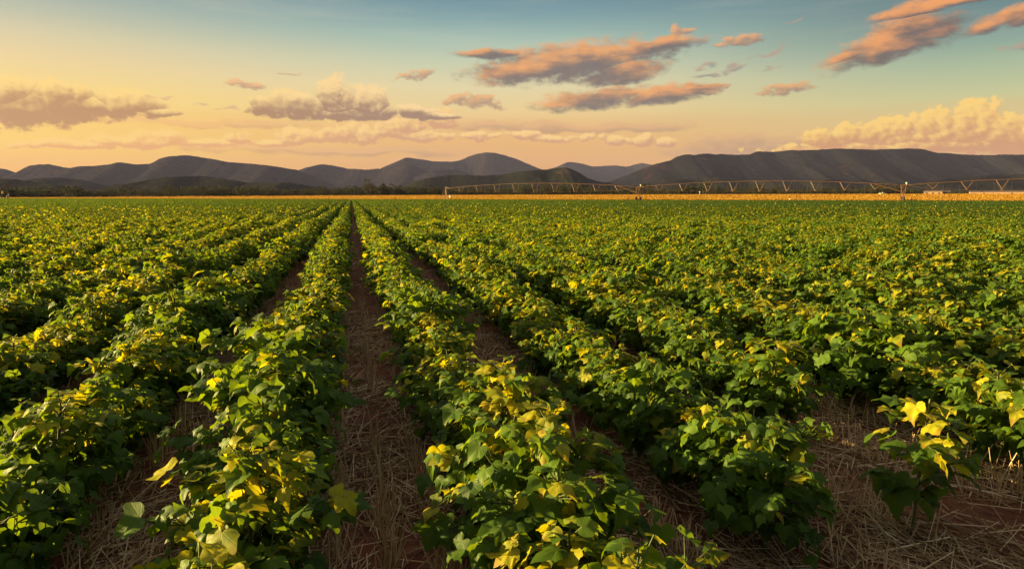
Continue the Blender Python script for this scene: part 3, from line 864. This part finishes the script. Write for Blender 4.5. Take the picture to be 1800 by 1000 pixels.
tag(crop, "dense green cotton rows running away to the golden grass", "crop", kind="stuff")
print("CROP", len(P_), "NEAR to", D_NEAR)

def scatter(obj, sources):
    t = bpy.data.node_groups.new("scatter", 'GeometryNodeTree')
    t.interface.new_socket('Geometry', in_out='INPUT', socket_type='NodeSocketGeometry')
    t.interface.new_socket('Geometry', in_out='OUTPUT', socket_type='NodeSocketGeometry')
    N = NT(t)
    gi = N.new('NodeGroupInput'); go = N.new('NodeGroupOutput')
    g2i = N.new('GeometryNodeGeometryToInstance')
    for s in reversed(sources):
        oi = N.new('GeometryNodeObjectInfo', transform_space='ORIGINAL')
        oi.inputs['Object'].default_value = s
        oi.inputs['As Instance'].default_value = True
        N.l.new(oi.outputs['Geometry'], g2i.inputs[0])
    jn = N.new('GeometryNodeJoinGeometry')
    N.n.remove(g2i)
    for s in reversed(sources):
        oi = N.new('GeometryNodeObjectInfo', transform_space='ORIGINAL')
        oi.inputs['Object'].default_value = s
        oi.inputs['As Instance'].default_value = True
        N.l.new(oi.outputs['Geometry'], jn.inputs[0])
    iop = N.new('GeometryNodeInstanceOnPoints')
    N.l.new(gi.outputs[0], iop.inputs['Points']); N.l.new(jn.outputs[0], iop.inputs['Instance'])
    iop.inputs['Pick Instance'].default_value = True
    def na(nm, ty):
        n = N.new('GeometryNodeInputNamedAttribute', data_type=ty); n.inputs['Name'].default_value = nm
        return n.outputs['Attribute']
    N.l.new(na('shape', 'INT'), iop.inputs['Instance Index'])
    cx_ = N.new('ShaderNodeCombineXYZ'); N.l.new(na('turn', 'FLOAT'), cx_.inputs[2])
    N.l.new(cx_.outputs[0], iop.inputs['Rotation'])
    N.l.new(na('size', 'FLOAT'), iop.inputs['Scale'])
    N.l.new(iop.outputs[0], go.inputs[0])
    md = obj.modifiers.new("scatter", 'NODES'); md.node_group = t
scatter(crop, src)

#@@LITTER
# ------------------------------------------------------------------ straw lying in the furrows and standing stubble
m_straw, N, out = material("dry_straw")
sr = N.new('ShaderNodeAttribute', attribute_name='straw_rand').outputs['Fac']
c = N.ramp(sr, [(0.0, (0.16, 0.08, 0.035)), (0.3, (0.36, 0.21, 0.10)), (0.7, (0.64, 0.43, 0.23)), (1.0, (0.80, 0.62, 0.40))])
b = principled(N, Base_Color=c, Roughness=0.6)
N.l.new(b.outputs[0], out.inputs[0])

def straws(name, base, dirn, length, rad, rand):
    """three-sided stalks, one per row of the arrays"""
    n = len(base)
    z = dirn / np.linalg.norm(dirn, axis=1, keepdims=True)
    ref = np.where(np.abs(z[:, 2:3]) < 0.9, [[0, 0, 1.0]], [[1.0, 0, 0]])
    x = np.cross(z, ref); x /= np.linalg.norm(x, axis=1, keepdims=True); y = np.cross(z, x)
    V = np.zeros((n, 6, 3))
    bend = nr.normal(size=(n, 1)) * 0.06
    for e in (0, 1):
        for k in range(3):
            a = 2 * math.pi * k / 3
            V[:, e * 3 + k] = base + z * length[:, None] * e + (x * math.cos(a) + y * math.sin(a)) * rad[:, None] * (1 - 0.35 * e) + x * bend * length[:, None] * e
    o = np.arange(n)[:, None] * 6
    Q = np.concatenate([o + np.array([[0, 1, 4, 3]]), o + np.array([[1, 2, 5, 4]]), o + np.array([[2, 0, 3, 5]])])
    return np_mesh(name, V.reshape(-1, 3), Q, mat=m_straw, attrs={'straw_rand': np.repeat(rand, 6)}, smooth=False)

def furrow_points(n, dmin, dmax, spread, pw=1.0, dnear=0.0):
    """points on the ground in view, thinning away from the camera and denser in the furrows"""
    D = dmin + (dmax - dmin) * nr.random(n) ** pw
    X = (nr.random(n) * 2 - 1) * (0.86 * D + 0.4)
    p = np.stack([X * RT.x + D * FW.x, X * RT.y + D * FW.y], -1)
    mids = np.array([FUR - 0.02] + [rowx(r) + 0.38 for r in range(0, 40)] + [rowx(r) - 0.39 for r in range(-40, 0)]); mids.sort()
    k = np.searchsorted((mids[1:] + mids[:-1]) / 2, p[:, 0])
    off = p[:, 0] - mids[k]                              # 0 at a furrow's centre
    keep = (np.abs(off) < spread * (0.75 + 0.35 * nr.random(n))) | (D < dnear)
    return p[keep], off[keep]
def clump(p, s):
    return np.sin(p[:, 0] * s + 1) * np.cos(p[:, 1] * s * 0.8) + np.sin(p[:, 0] * s * 2.3 + p[:, 1] * s * 1.9)
L_ = [furrow_points(70000, 1.0, 7.0, 0.40, 0.8, 4.5), furrow_points(46000, 7.0, 30.0, 0.30)]
p = np.concatenate([a for a, _ in L_])
keep = (clump(p, 2.7) + nr.normal(size=len(p)) * 0.8) > -0.35
p = p[keep]; n = len(p)
az_ = nr.random(n) * 2 * math.pi
az_ = np.where(nr.random(n) < 0.35, math.pi / 2 + nr.normal(size=n) * 0.35, az_)
dirn = np.stack([np.cos(az_), np.sin(az_), nr.normal(size=n) * 0.10 + 0.03], -1)
base = np.stack([p[:, 0], p[:, 1], 0.004 + 0.022 * nr.random(n) ** 1.6], -1)
ln = 0.05 + 0.26 * nr.random(n) ** 1.6
o = link("straw_litter", straws("straw_litter", base, dirn, ln, 0.0015 + 0.0020 * nr.random(n), nr.random(n)))
tag(o, "loose dry straw strewn over the red soil in the furrows", "straw", kind="stuff")

# standing stubble in drilled lines along the furrows
p, off = furrow_points(30000, 1.0, 9.0, 0.30)
p2, off2 = furrow_points(24000, 9.0, 60.0, 0.20, 1.4)
p = np.concatenate([p, p2]); off = np.concatenate([off, off2])
lines = np.array([-0.17, 0.0, 0.17])
near_line = lines[np.argmin(np.abs(off[:, None] - lines[None]), 1)]
p[:, 0] += (near_line - off) * 0.82 + nr.normal(size=len(p)) * 0.012
keep = (clump(p, 3.4) + nr.normal(size=len(p)) * 0.5) > 0.1
p = p[keep]; n = len(p)
dirn = np.stack([nr.normal(size=n) * 0.22, nr.normal(size=n) * 0.22, np.ones(n)], -1)
o = link("stubble", straws("stubble", np.stack([p[:, 0], p[:, 1], np.full(n, -0.01)], -1), dirn, 0.06 + 0.14 * nr.random(n), 0.0018 + 0.0014 * nr.random(n), 0.4 + 0.6 * nr.random(n)))
tag(o, "short upright cereal stubble standing in lines between the cotton rows", "stubble", kind="stuff")

# ------------------------------------------------------------------ the golden grass beyond the crop
m_grass, N, out = material("golden_grass")
sr = N.new('ShaderNodeAttribute', attribute_name='straw_rand').outputs['Fac']
c = N.ramp(sr, [(0.0, (0.25, 0.12, 0.008)), (0.5, (0.35, 0.18, 0.012)), (1.0, (0.45, 0.26, 0.025))])
b = principled(N, Base_Color=c, Roughness=0.8)
tr = N.new('ShaderNodeBsdfTranslucent'); N.l.new(c, tr.inputs[0])
mx = N.new('ShaderNodeMixShader'); mx.inputs[0].default_value = 0.4
N.l.new(b.outputs[0], mx.inputs[1]); N.l.new(tr.outputs[0], mx.inputs[2]); N.l.new(mx.outputs[0], out.inputs[0])
n = 170000
u = nr.random(n) * 2 - 1
e = 1.5 + 300 * nr.random(n) ** 1.8
t_ = u * 0.93
D = (176 + e) / (1 + 0.62 * t_); X = t_ * D
bx = X * RT.x + D * FW.x; by = X * RT.y + D * FW.y; bz = ground_z(X, D)
w = 0.05 + 0.13 * nr.random(n); h = 0.42 + 0.35 * nr.random(n)
ang = nr.random(n) * math.pi
dx, dy = np.cos(ang) * w, np.sin(ang) * w
lx, ly = nr.normal(size=n) * 0.12, nr.normal(size=n) * 0.12
V = np.zeros((n, 5, 3))
for k, (f, hh) in enumerate(((-1, -0.05), (1, -0.05), (0.9, 0.7), (0.1, 1.0), (-0.8, 0.75))):
    V[:, k] = np.stack([bx + dx * f + lx * hh, by + dy * f + ly * hh, bz + h * hh], -1)
o_ = np.arange(n)[:, None] * 5
o = link("golden_grass", np_mesh("golden_grass", V.reshape(-1, 3), o_ + np.array([[0, 1, 2, 4]]), o_ + np.array([[4, 2, 3]]), mat=m_grass, attrs={'straw_rand': np.repeat(nr.random(n), 5)}, smooth=False))
tag(o, "strip of sunlit golden dry grass beyond the crop", "grass", kind="stuff")

# ------------------------------------------------------------------ trees
def tree_leaf_mat():
    m, N, out = material("bush_leaf")
    lr = N.new('ShaderNodeAttribute', attribute_name='leaf_rand').outputs['Fac']
    oi = N.new('ShaderNodeObjectInfo').outputs['Random']
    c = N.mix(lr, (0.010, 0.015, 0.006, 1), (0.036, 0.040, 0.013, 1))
    c = N.mix(N.m('MULTIPLY', oi, 0.5), c, (0.050, 0.038, 0.015, 1))
    b = principled(N, Base_Color=c, Roughness=0.8)
    tr = N.new('ShaderNodeBsdfTranslucent'); N.l.new(c, tr.inputs[0])
    mx = N.new('ShaderNodeMixShader'); mx.inputs[0].default_value = 0.25
    N.l.new(b.outputs[0], mx.inputs[1]); N.l.new(tr.outputs[0], mx.inputs[2]); N.l.new(mx.outputs[0], out.inputs[0])
    return m
M_TREE = tree_leaf_mat()
M_BARK = simple("bark", (0.07, 0.05, 0.035), 0.9, 0, 0.4, 3)

def tree_meshes(seed, H, spread, n_leaf, low=0.12):
    """(crown, trunk): limbs end in leafy clumps of many small faces"""
    g = np.random.default_rng(seed); tubes = []; clumps = []
    tubes.append(([(0, 0, -0.3), (g.normal() * 0.1, g.normal() * 0.1, H * 0.3), (g.normal() * 0.2, g.normal() * 0.2, H * 0.7)], [0.03 * H, 0.022 * H, 0.012 * H], 6))
    for k in range(11):
        a = k * 2.4 + g.normal() * 0.4; f = (k + 0.5) / 11
        L = spread * (0.5 + 0.6 * math.sin(math.pi * (0.15 + 0.75 * f))) * g.uniform(0.6, 1.15)
        e = np.array([math.cos(a) * L, math.sin(a) * L, H * (low + 0.12 + (0.86 - low) * f) + g.normal() * 0.05 * H])
        tubes.append(([(0, 0, H * (0.12 + 0.5 * f)), e * np.array([0.55, 0.55, 0.9]), e], [0.012 * H, 0.008 * H, 0.004 * H], 4))
        clumps.append((e, H * g.uniform(0.12, 0.22)))
        clumps.append((e * np.array([0.55, 0.55, 0.95]) + g.normal(size=3) * 0.04 * H, H * g.uniform(0.12, 0.2)))
    specs = []
    for i in range(n_leaf):
        c_, r_ = clumps[g.integers(len(clumps))]
        d_ = g.normal(size=3); d_ /= np.linalg.norm(d_)
        q = c_ + d_ * r_ * g.random() ** 0.4 * np.array([1.15, 1.15, 0.8])
        if q[2] < 0.2: continue
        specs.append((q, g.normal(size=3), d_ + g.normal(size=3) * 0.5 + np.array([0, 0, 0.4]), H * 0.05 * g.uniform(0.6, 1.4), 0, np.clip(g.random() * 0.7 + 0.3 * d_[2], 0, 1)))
    L = build_leaves(specs, 2, g)
    crown = np_mesh("crown", mat=M_TREE, **L)
    V, Q, nv = [], [], 0
    for p_, r_, n_ in tubes:
        v, q = tube_np(p_, r_, n_)
        V.append(v); Q.append(q + nv); nv += len(v)
    return crown, np_mesh("trunk", np.concatenate(V), np.concatenate(Q), mat=M_BARK)

tree_vars = [tree_meshes(40 + i, 6.5 + 0.5 * (i % 4), 2.6 + 0.4 * (i % 3), 650, (0.04, 0.12)[i % 2]) for i in range(7)]
tsrc = []
for cr, tk in tree_vars:
    tsrc.append(source("tree_crown_shape", cr))
P_, I_, R_, S_ = [], [], [], []
def belt_top(px):          # how tall the belt stands along the photo
    return 1.0 + 0.12 * math.sin(px * 0.021) + 0.08 * math.sin(px * 0.057 + 1)
for k in range(2200):
    px = rnd.uniform(-120, 1640)
    if 1575 < px and rnd.random() < 0.5: continue
    D = rnd.uniform(470, 640)
    p = at(px, 346, D)
    X = p.dot(RT)
    P_.append((p.x, p.y, float(ground_z(X, D)) - 0.2)); I_.append(rnd.randrange(7)); R_.append(rnd.uniform(0, 6.28))
    S_.append(rnd.uniform(0.55, 1.0) * belt_top(px) * (1.25 if rnd.random() < 0.06 else 1.0) * (0.9 if px > 1250 else 1.0))
for k in range(46):        # thinner scrub between the sheds
    px = rnd.choice([rnd.uniform(1640, 1735), rnd.uniform(1665, 1735), rnd.uniform(1800, 1960)])
    D = rnd.uniform(560, 640); p = at(px, 346, D)
    P_.append((p.x, p.y, float(ground_z(p.dot(RT), D)) - 0.2)); I_.append(rnd.randrange(7)); R_.append(rnd.uniform(0, 6.28)); S_.append(rnd.uniform(0.35, 0.65))
me = bpy.data.meshes.new("woodland")
me.vertices.add(len(P_)); me.vertices.foreach_set('co', np.array(P_, np.float32).ravel())
for nm, ty, ar in (('shape', 'INT', np.array(I_, np.int32)), ('turn', 'FLOAT', np.array(R_, np.float32)), ('size', 'FLOAT', np.array(S_, np.float32))):
    a_ = me.attributes.new(nm, ty, 'POINT'); a_.data.foreach_set('value', ar)
wood = link("woodland", me)
tag(wood, "dark belt of bushy trees along the far side of the golden grass", "woodland", kind="stuff")
scatter(wood, tsrc)
def put_tree(px, D, H, var, label):
    p = at(px, 346, D); root = empty("tree", (p.x, p.y, float(ground_z(p.dot(RT), D)) - 0.1), rnd.uniform(0, 6))
    cr, tk = tree_vars[var]; sc = H / 7.0
    root.scale = (sc, sc, sc)
    tag(root, label, "tree")
    link("crown", cr, root); link("trunk", tk, root)
put_tree(650, 455, 9.6, 3, "taller round-topped tree standing above the wooded belt by the rows' vanishing point")
put_tree(297, 455, 8.6, 1, "bushy tree standing out of the wooded belt below the rounded bush-covered hill")
put_tree(1137, 450, 9.0, 5, "broad dark tree rising behind the middle irrigation tower")
put_tree(1240, 455, 8.4, 2, "rounded dark tree under the irrigation span right of the middle tower")
put_tree(120, 450, 8.0, 6, "bushy tree in the wooded belt nearest the utility pole")

# ------------------------------------------------------------------ centre pivot irrigator
M_GALV = simple("sun_tinted_steel", (0.15, 0.078, 0.048), 0.5, 0.2, 0.15, 2)  # galvanised steel, the sun's orange put into its colour
M_TYRE = simple("tyre_rubber", (0.02, 0.018, 0.016), 0.85)
M_WHITE = simple("white_enamel", (0.8, 0.76, 0.66), 0.4, 0, 0.05)
M_HOSE = simple("black_hose", (0.03, 0.03, 0.03), 0.6)
PV = [Vector((*cam_xy(u * Dd / FPX, Dd).to_2d(), 0)) for u, Dd in ((-115, 178.0), (220, 153.5), (680, 129.5))]
step_v = PV[2] - PV[1]
PV.append(PV[2] + step_v)
root = empty("irrigation_pivot", PV[0])
tag(root, "long wheeled centre pivot irrigator with arched pipe spans crossing the far crop", "irrigator")
PIPE_Z = 3.55
along = step_v.normalized(); side = Vector((-along.y, along.x, 0))
def loc(p): return Vector(p) - PV[0]
# centre tower
t = MB()
for a in (1, -1):
    for b_ in (1, -1):
        t.tube(loc(PV[0] + along * 1.3 * a + side * 1.3 * b_), loc(PV[0] + along * 0.25 * a + side * 0.25 * b_ + Vector((0, 0, 3.2))), 0.06)
for z, k in ((1.1, 0.95), (2.2, 0.6)):
    for a, b_, c_, d_ in ((1, 1, 1, -1), (1, -1, -1, -1), (-1, -1, -1, 1), (-1, 1, 1, 1)):
        t.tube(loc(PV[0] + along * k * a + side * k * b_ + Vector((0, 0, z))), loc(PV[0] + along * k * c_ + side * k * d_ + Vector((0, 0, z))), 0.04)
t.tube((0, 0, 0), (0, 0, 4.1), 0.11)
t.tube((0, 0, 4.1), loc(PV[0] + along * 0.9 + Vector((0, 0, PIPE_Z))), 0.1)
ct = t.build("centre_tower", M_GALV, root)
MB().box(loc(PV[0] + along * 1.5 - side * 0.2 + Vector((0, 0, 1.35))), (0.45, 0.4, 0.7), math.atan2(along.y, along.x)).build("control_box", M_WHITE, ct)
def arch(i, s):                       # point on span i at fraction s
    sag = 4 * s * (1 - s)
    return PV[i] + (PV[i + 1] - PV[i]) * s + Vector((0, 0, PIPE_Z + 1.15 * sag))
NST = 9
for i in range(3):
    pipe = MB().path([loc(arch(i, s / 40)) for s in range(41)], 0.07)
    po = pipe.build("span_pipe", M_GALV, root, smooth=True)
    tr_ = MB(); Ls = (PV[i + 1] - PV[i]).length
    prev = None
    ends = [loc(arch(i, 0.01)), loc(arch(i, 0.99))]
    nodes = []
    for k in range(NST):
        s = (k + 0.9) / (NST + 0.8)
        dp = 0.55 + 1.75 * (4 * s * (1 - s)) ** 0.9
        pr = []
        for sd in (1, -1):
            nd = loc(arch(i, s) + side * sd * 0.85 * min(1, dp / 1.5) - Vector((0, 0, dp)))
            pr.append(nd)
            for da in (-1.0, 1.0):
                top = loc(arch(i, s + da / Ls))
                tr_.tube(nd, top, 0.036 if da < 0 else 0.028, n=6)
        tr_.tube(pr[0], pr[1], 0.04, n=6)
        nodes.append(pr)
    for sd in (0, 1):
        ch = [ends[0]] + [q[sd] for q in nodes] + [ends[1]]
        for p_, q_ in zip(ch, ch[1:]): tr_.tube(p_, q_, 0.016, n=5)
    tr_.build("truss", M_GALV, po)
    hs = MB()
    for k in range(20):
        s = (k + 0.5) / 20; a_ = loc(arch(i, s))
        hs.path([a_ + Vector((0, 0, 0.1)), a_ + side * 0.25 + Vector((0, 0, 0.22)), a_ + side * 0.36 - Vector((0, 0, 0.1)), a_ + side * 0.36 - Vector((0, 0, 1.9 + 1.15 * 4 * s * (1 - s) - 0.3))], 0.016, 5)
        hs.ball(a_ + side * 0.36 - Vector((0, 0, 1.9 + 1.15 * 4 * s * (1 - s) - 0.25)), 0.05, 6, 4)
    hs.build("drop_hoses", M_HOSE, po)
for i in (1, 2, 3):
    w = MB(); B = PV[i]; hub = 0.62
    a0, a1 = B + side * 2.1 + Vector((0, 0, hub)), B - side * 2.1 + Vector((0, 0, hub))
    w.tube(loc(a0), loc(a1), 0.09)
    for sd in (1, -1):
        for al in (1, -1):
            w.tube(loc(B + side * 1.8 * sd + along * 0.1 * al + Vector((0, 0, hub))), loc(B + side * 0.3 * sd + along * 0.45 * al + Vector((0, 0, PIPE_Z - 0.1))), 0.055)
    w.tube(loc(B + side * 1.1 + Vector((0, 0, 1.95))), loc(B - side * 1.1 + Vector((0, 0, 1.95))), 0.045)
    for sd in (1, -1):
        w.tube(loc(arch(i - 1, 1 - 5.2 / 52)), loc(B + side * sd * 0.95 + Vector((0, 0, 2.15))), 0.06)
    w.tube(loc(B - along * 0.6 + Vector((0, 0, PIPE_Z))), loc(B + along * 0.6 + Vector((0, 0, PIPE_Z))), 0.15)
    to = w.build("drive_tower", M_GALV, root)
    for sd in (1, -1):
        c_ = loc(B + side * 2.1 * sd + Vector((0, 0, hub)))
        wh = MB().tube(c_ - along * 0.12, c_ + along * 0.12, 0.4, n=16).tube(c_ - along * 0.2, c_ + along * 0.2, 0.1, n=10).build("wheel", M_GALV, to)
        MB().torus(c_, along, 0.47, 0.15).build("tyre", M_TYRE, wh, smooth=True)
    MB().tube(loc(B + along * 0.5 + Vector((0, 0, PIPE_Z + 0.1))), loc(B + along * 0.5 + Vector((0, 0, PIPE_Z + 0.3))), 0.06).ball(loc(B + along * 0.5 + Vector((0, 0, PIPE_Z + 0.44))), 0.18).build("beacon", M_WHITE, to, smooth=True)
    MB().box(loc(B - along * 0.15 + side * 0.5 + Vector((0, 0, PIPE_Z - 0.35))), (0.35, 0.3, 0.55), math.atan2(along.y, along.x)).build("control_box", M_GALV, to)

# ------------------------------------------------------------------ pump station poles at the left, sheds, truck, markers
M_POLE = simple("creosoted_wood", (0.06, 0.04, 0.028), 0.9, 0, 0.3, 4)
M_CONC = simple("pale_concrete", (0.55, 0.5, 0.42), 0.8, 0, 0.15, 8)
M_ORANGE = simple("yellow_enamel", (0.75, 0.42, 0.04), 0.45, 0, 0.08)
M_RUST = simple("rusty_orange_steel", (0.42, 0.16, 0.05), 0.6, 0.2, 0.2)
def spot(px, D, z=None):
    p = at(px, 346, D); return Vector((p.x, p.y, float(ground_z(p.dot(RT), D)) if z is None else z))
DP = 255.0
g0 = spot(14.3, DP)
root = empty("utility_pole", g0)
tag(root, "tall dark wooden utility pole with a small orange box on its arm at left edge", "utility pole")
MB().tube((0, 0, -0.5), (0, 0, 7.9), 0.15, 0.10, n=10).build("pole", M_POLE, root)
arm = MB().tube((0, 0, 5.35), RT * -1.2 + Vector((0, 0, 5.35)), 0.06).tube(RT * -0.9 + Vector((0, 0, 5.3)), Vector((0, 0, 4.5)), 0.03).build("arm", M_POLE, root)
MB().box(RT * -0.72 + Vector((0, 0, 5.62)), (0.95, 0.5, 0.5), YAW * -1).build("switch_box", M_RUST, arm)
root = empty("transformer_stand", spot(6.2, DP - 1))
tag(root, "two-post transformer stand with a yellow tank beside the utility pole", "transformer")
st = MB()
for x in (-0.85, 0.55): st.tube(RT * x + Vector((0, 0, -0.3)), RT * x + Vector((0, 0, 4.6 if x < 0 else 3.4)), 0.11, n=8)
st.box(RT * -0.1 + Vector((0, 0, 2.35)), (2.0, 0.8, 0.12), -YAW)
st.tube(RT * -0.85 + Vector((0, 0, 1.0)), RT * 0.55 + Vector((0, 0, 2.2)), 0.05)
st.build("frame", M_POLE, root)
tk = MB().tube(RT * 0.05 + Vector((0, 0, 2.42)), RT * 0.05 + Vector((0, 0, 3.35)), 0.42, n=14)
for k in range(6): tk.box(RT * 0.05 + Vector((0.46 * math.cos(k), 0.46 * math.sin(k), 2.85)), (0.1, 0.1, 0.7), k)
for x in (-0.15, 0.05, 0.25): tk.tube(RT * x + Vector((0, 0, 3.35)), RT * x + Vector((0, 0, 3.75)), 0.05, 0.03)
tk.build("tank", M_ORANGE, root)
for px, hgt, r_, lb in ((15.2, 2.6, 0.16, "tall pale concrete post standing just right of the utility pole"), (11.8, 1.7, 0.2, "short thick white post between the transformer stand and utility pole"), (1.6, 1.1, 0.26, "squat white marker post at the far left edge of the crop")):
    tag(MB().tube((0, 0, -0.3), (0, 0, hgt * 0.93), r_, r_ * 0.9, n=10).tube((0, 0, hgt * 0.93), (0, 0, hgt), r_ * 0.9, r_ * 0.5, n=10).build("marker_post", M_CONC, None, spot(px, DP - 3)), lb, "post", "pale posts by the utility pole")

M_SHEDW = simple("shed_cladding", (0.36, 0.23, 0.16), 0.7, 0, 0.12, 0.6)
M_ROOF = simple("shed_roof", (0.16, 0.12, 0.10), 0.6, 0.2, 0.15, 0.6)
M_DARK = simple("dark_opening", (0.02, 0.018, 0.015), 0.9)
def shed(px0, px1, D, wall_h, roof_h, bays, label):
    a_ = spot(px0, D); b_ = spot(px1, D); Lg = (b_ - a_).length; mid = (a_ + b_) / 2
    root = empty("shed", mid, -YAW - 0.55)
    tag(root, label, "shed", "long pale farm sheds beyond the grass")
    dep = 12.0
    MB().box((0, dep / 2, wall_h / 2 - 0.3), (Lg, dep, wall_h + 0.6)).build("wall", M_SHEDW, root)
    r_ = MB(); e_ = 0.5; hx = Lg / 2 + e_
    pr = [(-e_, wall_h + 0.01), (dep / 2, wall_h + roof_h), (dep + e_, wall_h + 0.01), (dep + e_, wall_h - 0.15), (dep / 2, wall_h + roof_h - 0.16), (-e_, wall_h - 0.15)]
    b0 = len(r_.v)
    for x in (-hx, hx):
        for y, z in pr: r_.v.append(Vector((x, y, z)))
    for k in range(6):
        j = (k + 1) % 6; r_.f.append((k, j, 6 + j, 6 + k))
    r_.f.append((0, 5, 4, 1)); r_.f.append((1, 4, 3, 2)); r_.f.append((6, 7, 10, 11)); r_.f.append((7, 8, 9, 10))
    r_.build("roof", M_ROOF, root)
    for k in range(bays):
        x = -Lg / 2 + Lg * (k + 0.5) / bays
        MB().box((x, -0.03, wall_h * 0.55), (min(1.6, Lg / bays * 0.3), 0.1, wall_h * 0.3)).build("window", M_DARK, root)
shed(1626, 1653, 545, 3.6, 0.9, 3, "short pale shed at the right end of the wooded belt")
shed(1657, 1668, 550, 3.4, 0.8, 1, "small pale shed just right of the short one")
shed(1728, 1930, 540, 3.3, 1.0, 5, "very long pale shed at the right edge below the flat-topped mountain")

def car_parts(root, L, Wd, pickup):
    b_ = MB()
    b_.box((0, 0, 0.72), (L, Wd, 0.55), top=0.97)
    if pickup:
        b_.box((-L * 0.30, 0, 1.06), (L * 0.38, Wd * 0.96, 0.14))
    b_.build("body", M_WHITE, root)
    cab = MB().box((L * 0.08, 0, 1.34), (L * 0.34, Wd * 0.9, 0.68), top=0.8).build("cab", M_WHITE, root)
    MB().box((L * 0.08, 0, 1.38), (L * 0.345, Wd * 0.905, 0.36), top=0.87).build("window", M_DARK, cab)
    for x in (-0.31, 0.31):
        for y in (-0.5, 0.5):
            c_ = Vector((L * x, Wd * y * 0.95, 0.36))
            wh = MB().tube(c_ - Vector((0, 0.1, 0)), c_ + Vector((0, 0.1, 0)), 0.22, n=12).build("rim", M_GALV, root)
            MB().torus(c_, (0, 1, 0), 0.27, 0.09, 16, 6).build("tyre", M_TYRE, wh, smooth=True)
sp_ = spot(1551, 440)
root = empty("pickup_truck", sp_ + Vector((0, 0, 0.35)), -YAW + 0.15)
tag(root, "tiny white pickup truck parked by the trees left of the right irrigation tower", "pickup truck")
car_parts(root, 4.6, 1.8, True)
dr = spot(1389.5, 149)
tag(MB().tube((0, 0, 0), (0, 0, 0.72), 0.27, n=14).tube((0, 0, 0.72), (0, 0, 0.78), 0.27, 0.2, n=14).torus((0, 0, 0.3), (0, 0, 1), 0.27, 0.02, 16, 5).torus((0, 0, 0.55), (0, 0, 1), 0.27, 0.02, 16, 5).build("drum", M_WHITE, None, dr), "small white drum standing on the edge of the crop and grass", "drum")
for px, D, hh, lb in ((1230, 330, 2.0, "thin white-topped post in the golden grass right of the middle tower"), (695, 205, 1.2, "thin dark post in the golden grass right of the furrow's end")):
    q = MB().tube((0, 0, -0.3), (0, 0, hh), 0.09, n=8)
    if px > 1000: q.box((0, 0, hh), (0.5, 0.5, 0.5))
    tag(q.build("post", M_CONC if px > 1000 else M_POLE, None, spot(px, D)), lb, "post")

# ------------------------------------------------------------------ the evening air
hz = MB()
hz.box((FW * 4500) + Vector((0, 0, 300)), (26000, 13600, 680), -YAW)
hm, N, out = material("evening_haze")
pv = N.new('ShaderNodeVolumePrincipled')
pv.inputs['Color'].default_value = (0.45, 0.48, 1.0, 1)
pv.inputs['Density'].default_value = 0.000027
pv.inputs['Anisotropy'].default_value = 0.0
N.l.new(pv.outputs[0], out.inputs['Volume'])
ho = hz.build("haze", hm)
tag(ho, "thin warm evening haze over the plain and mountains", "haze", kind="stuff")
hm.cycles.homogeneous_volume = True
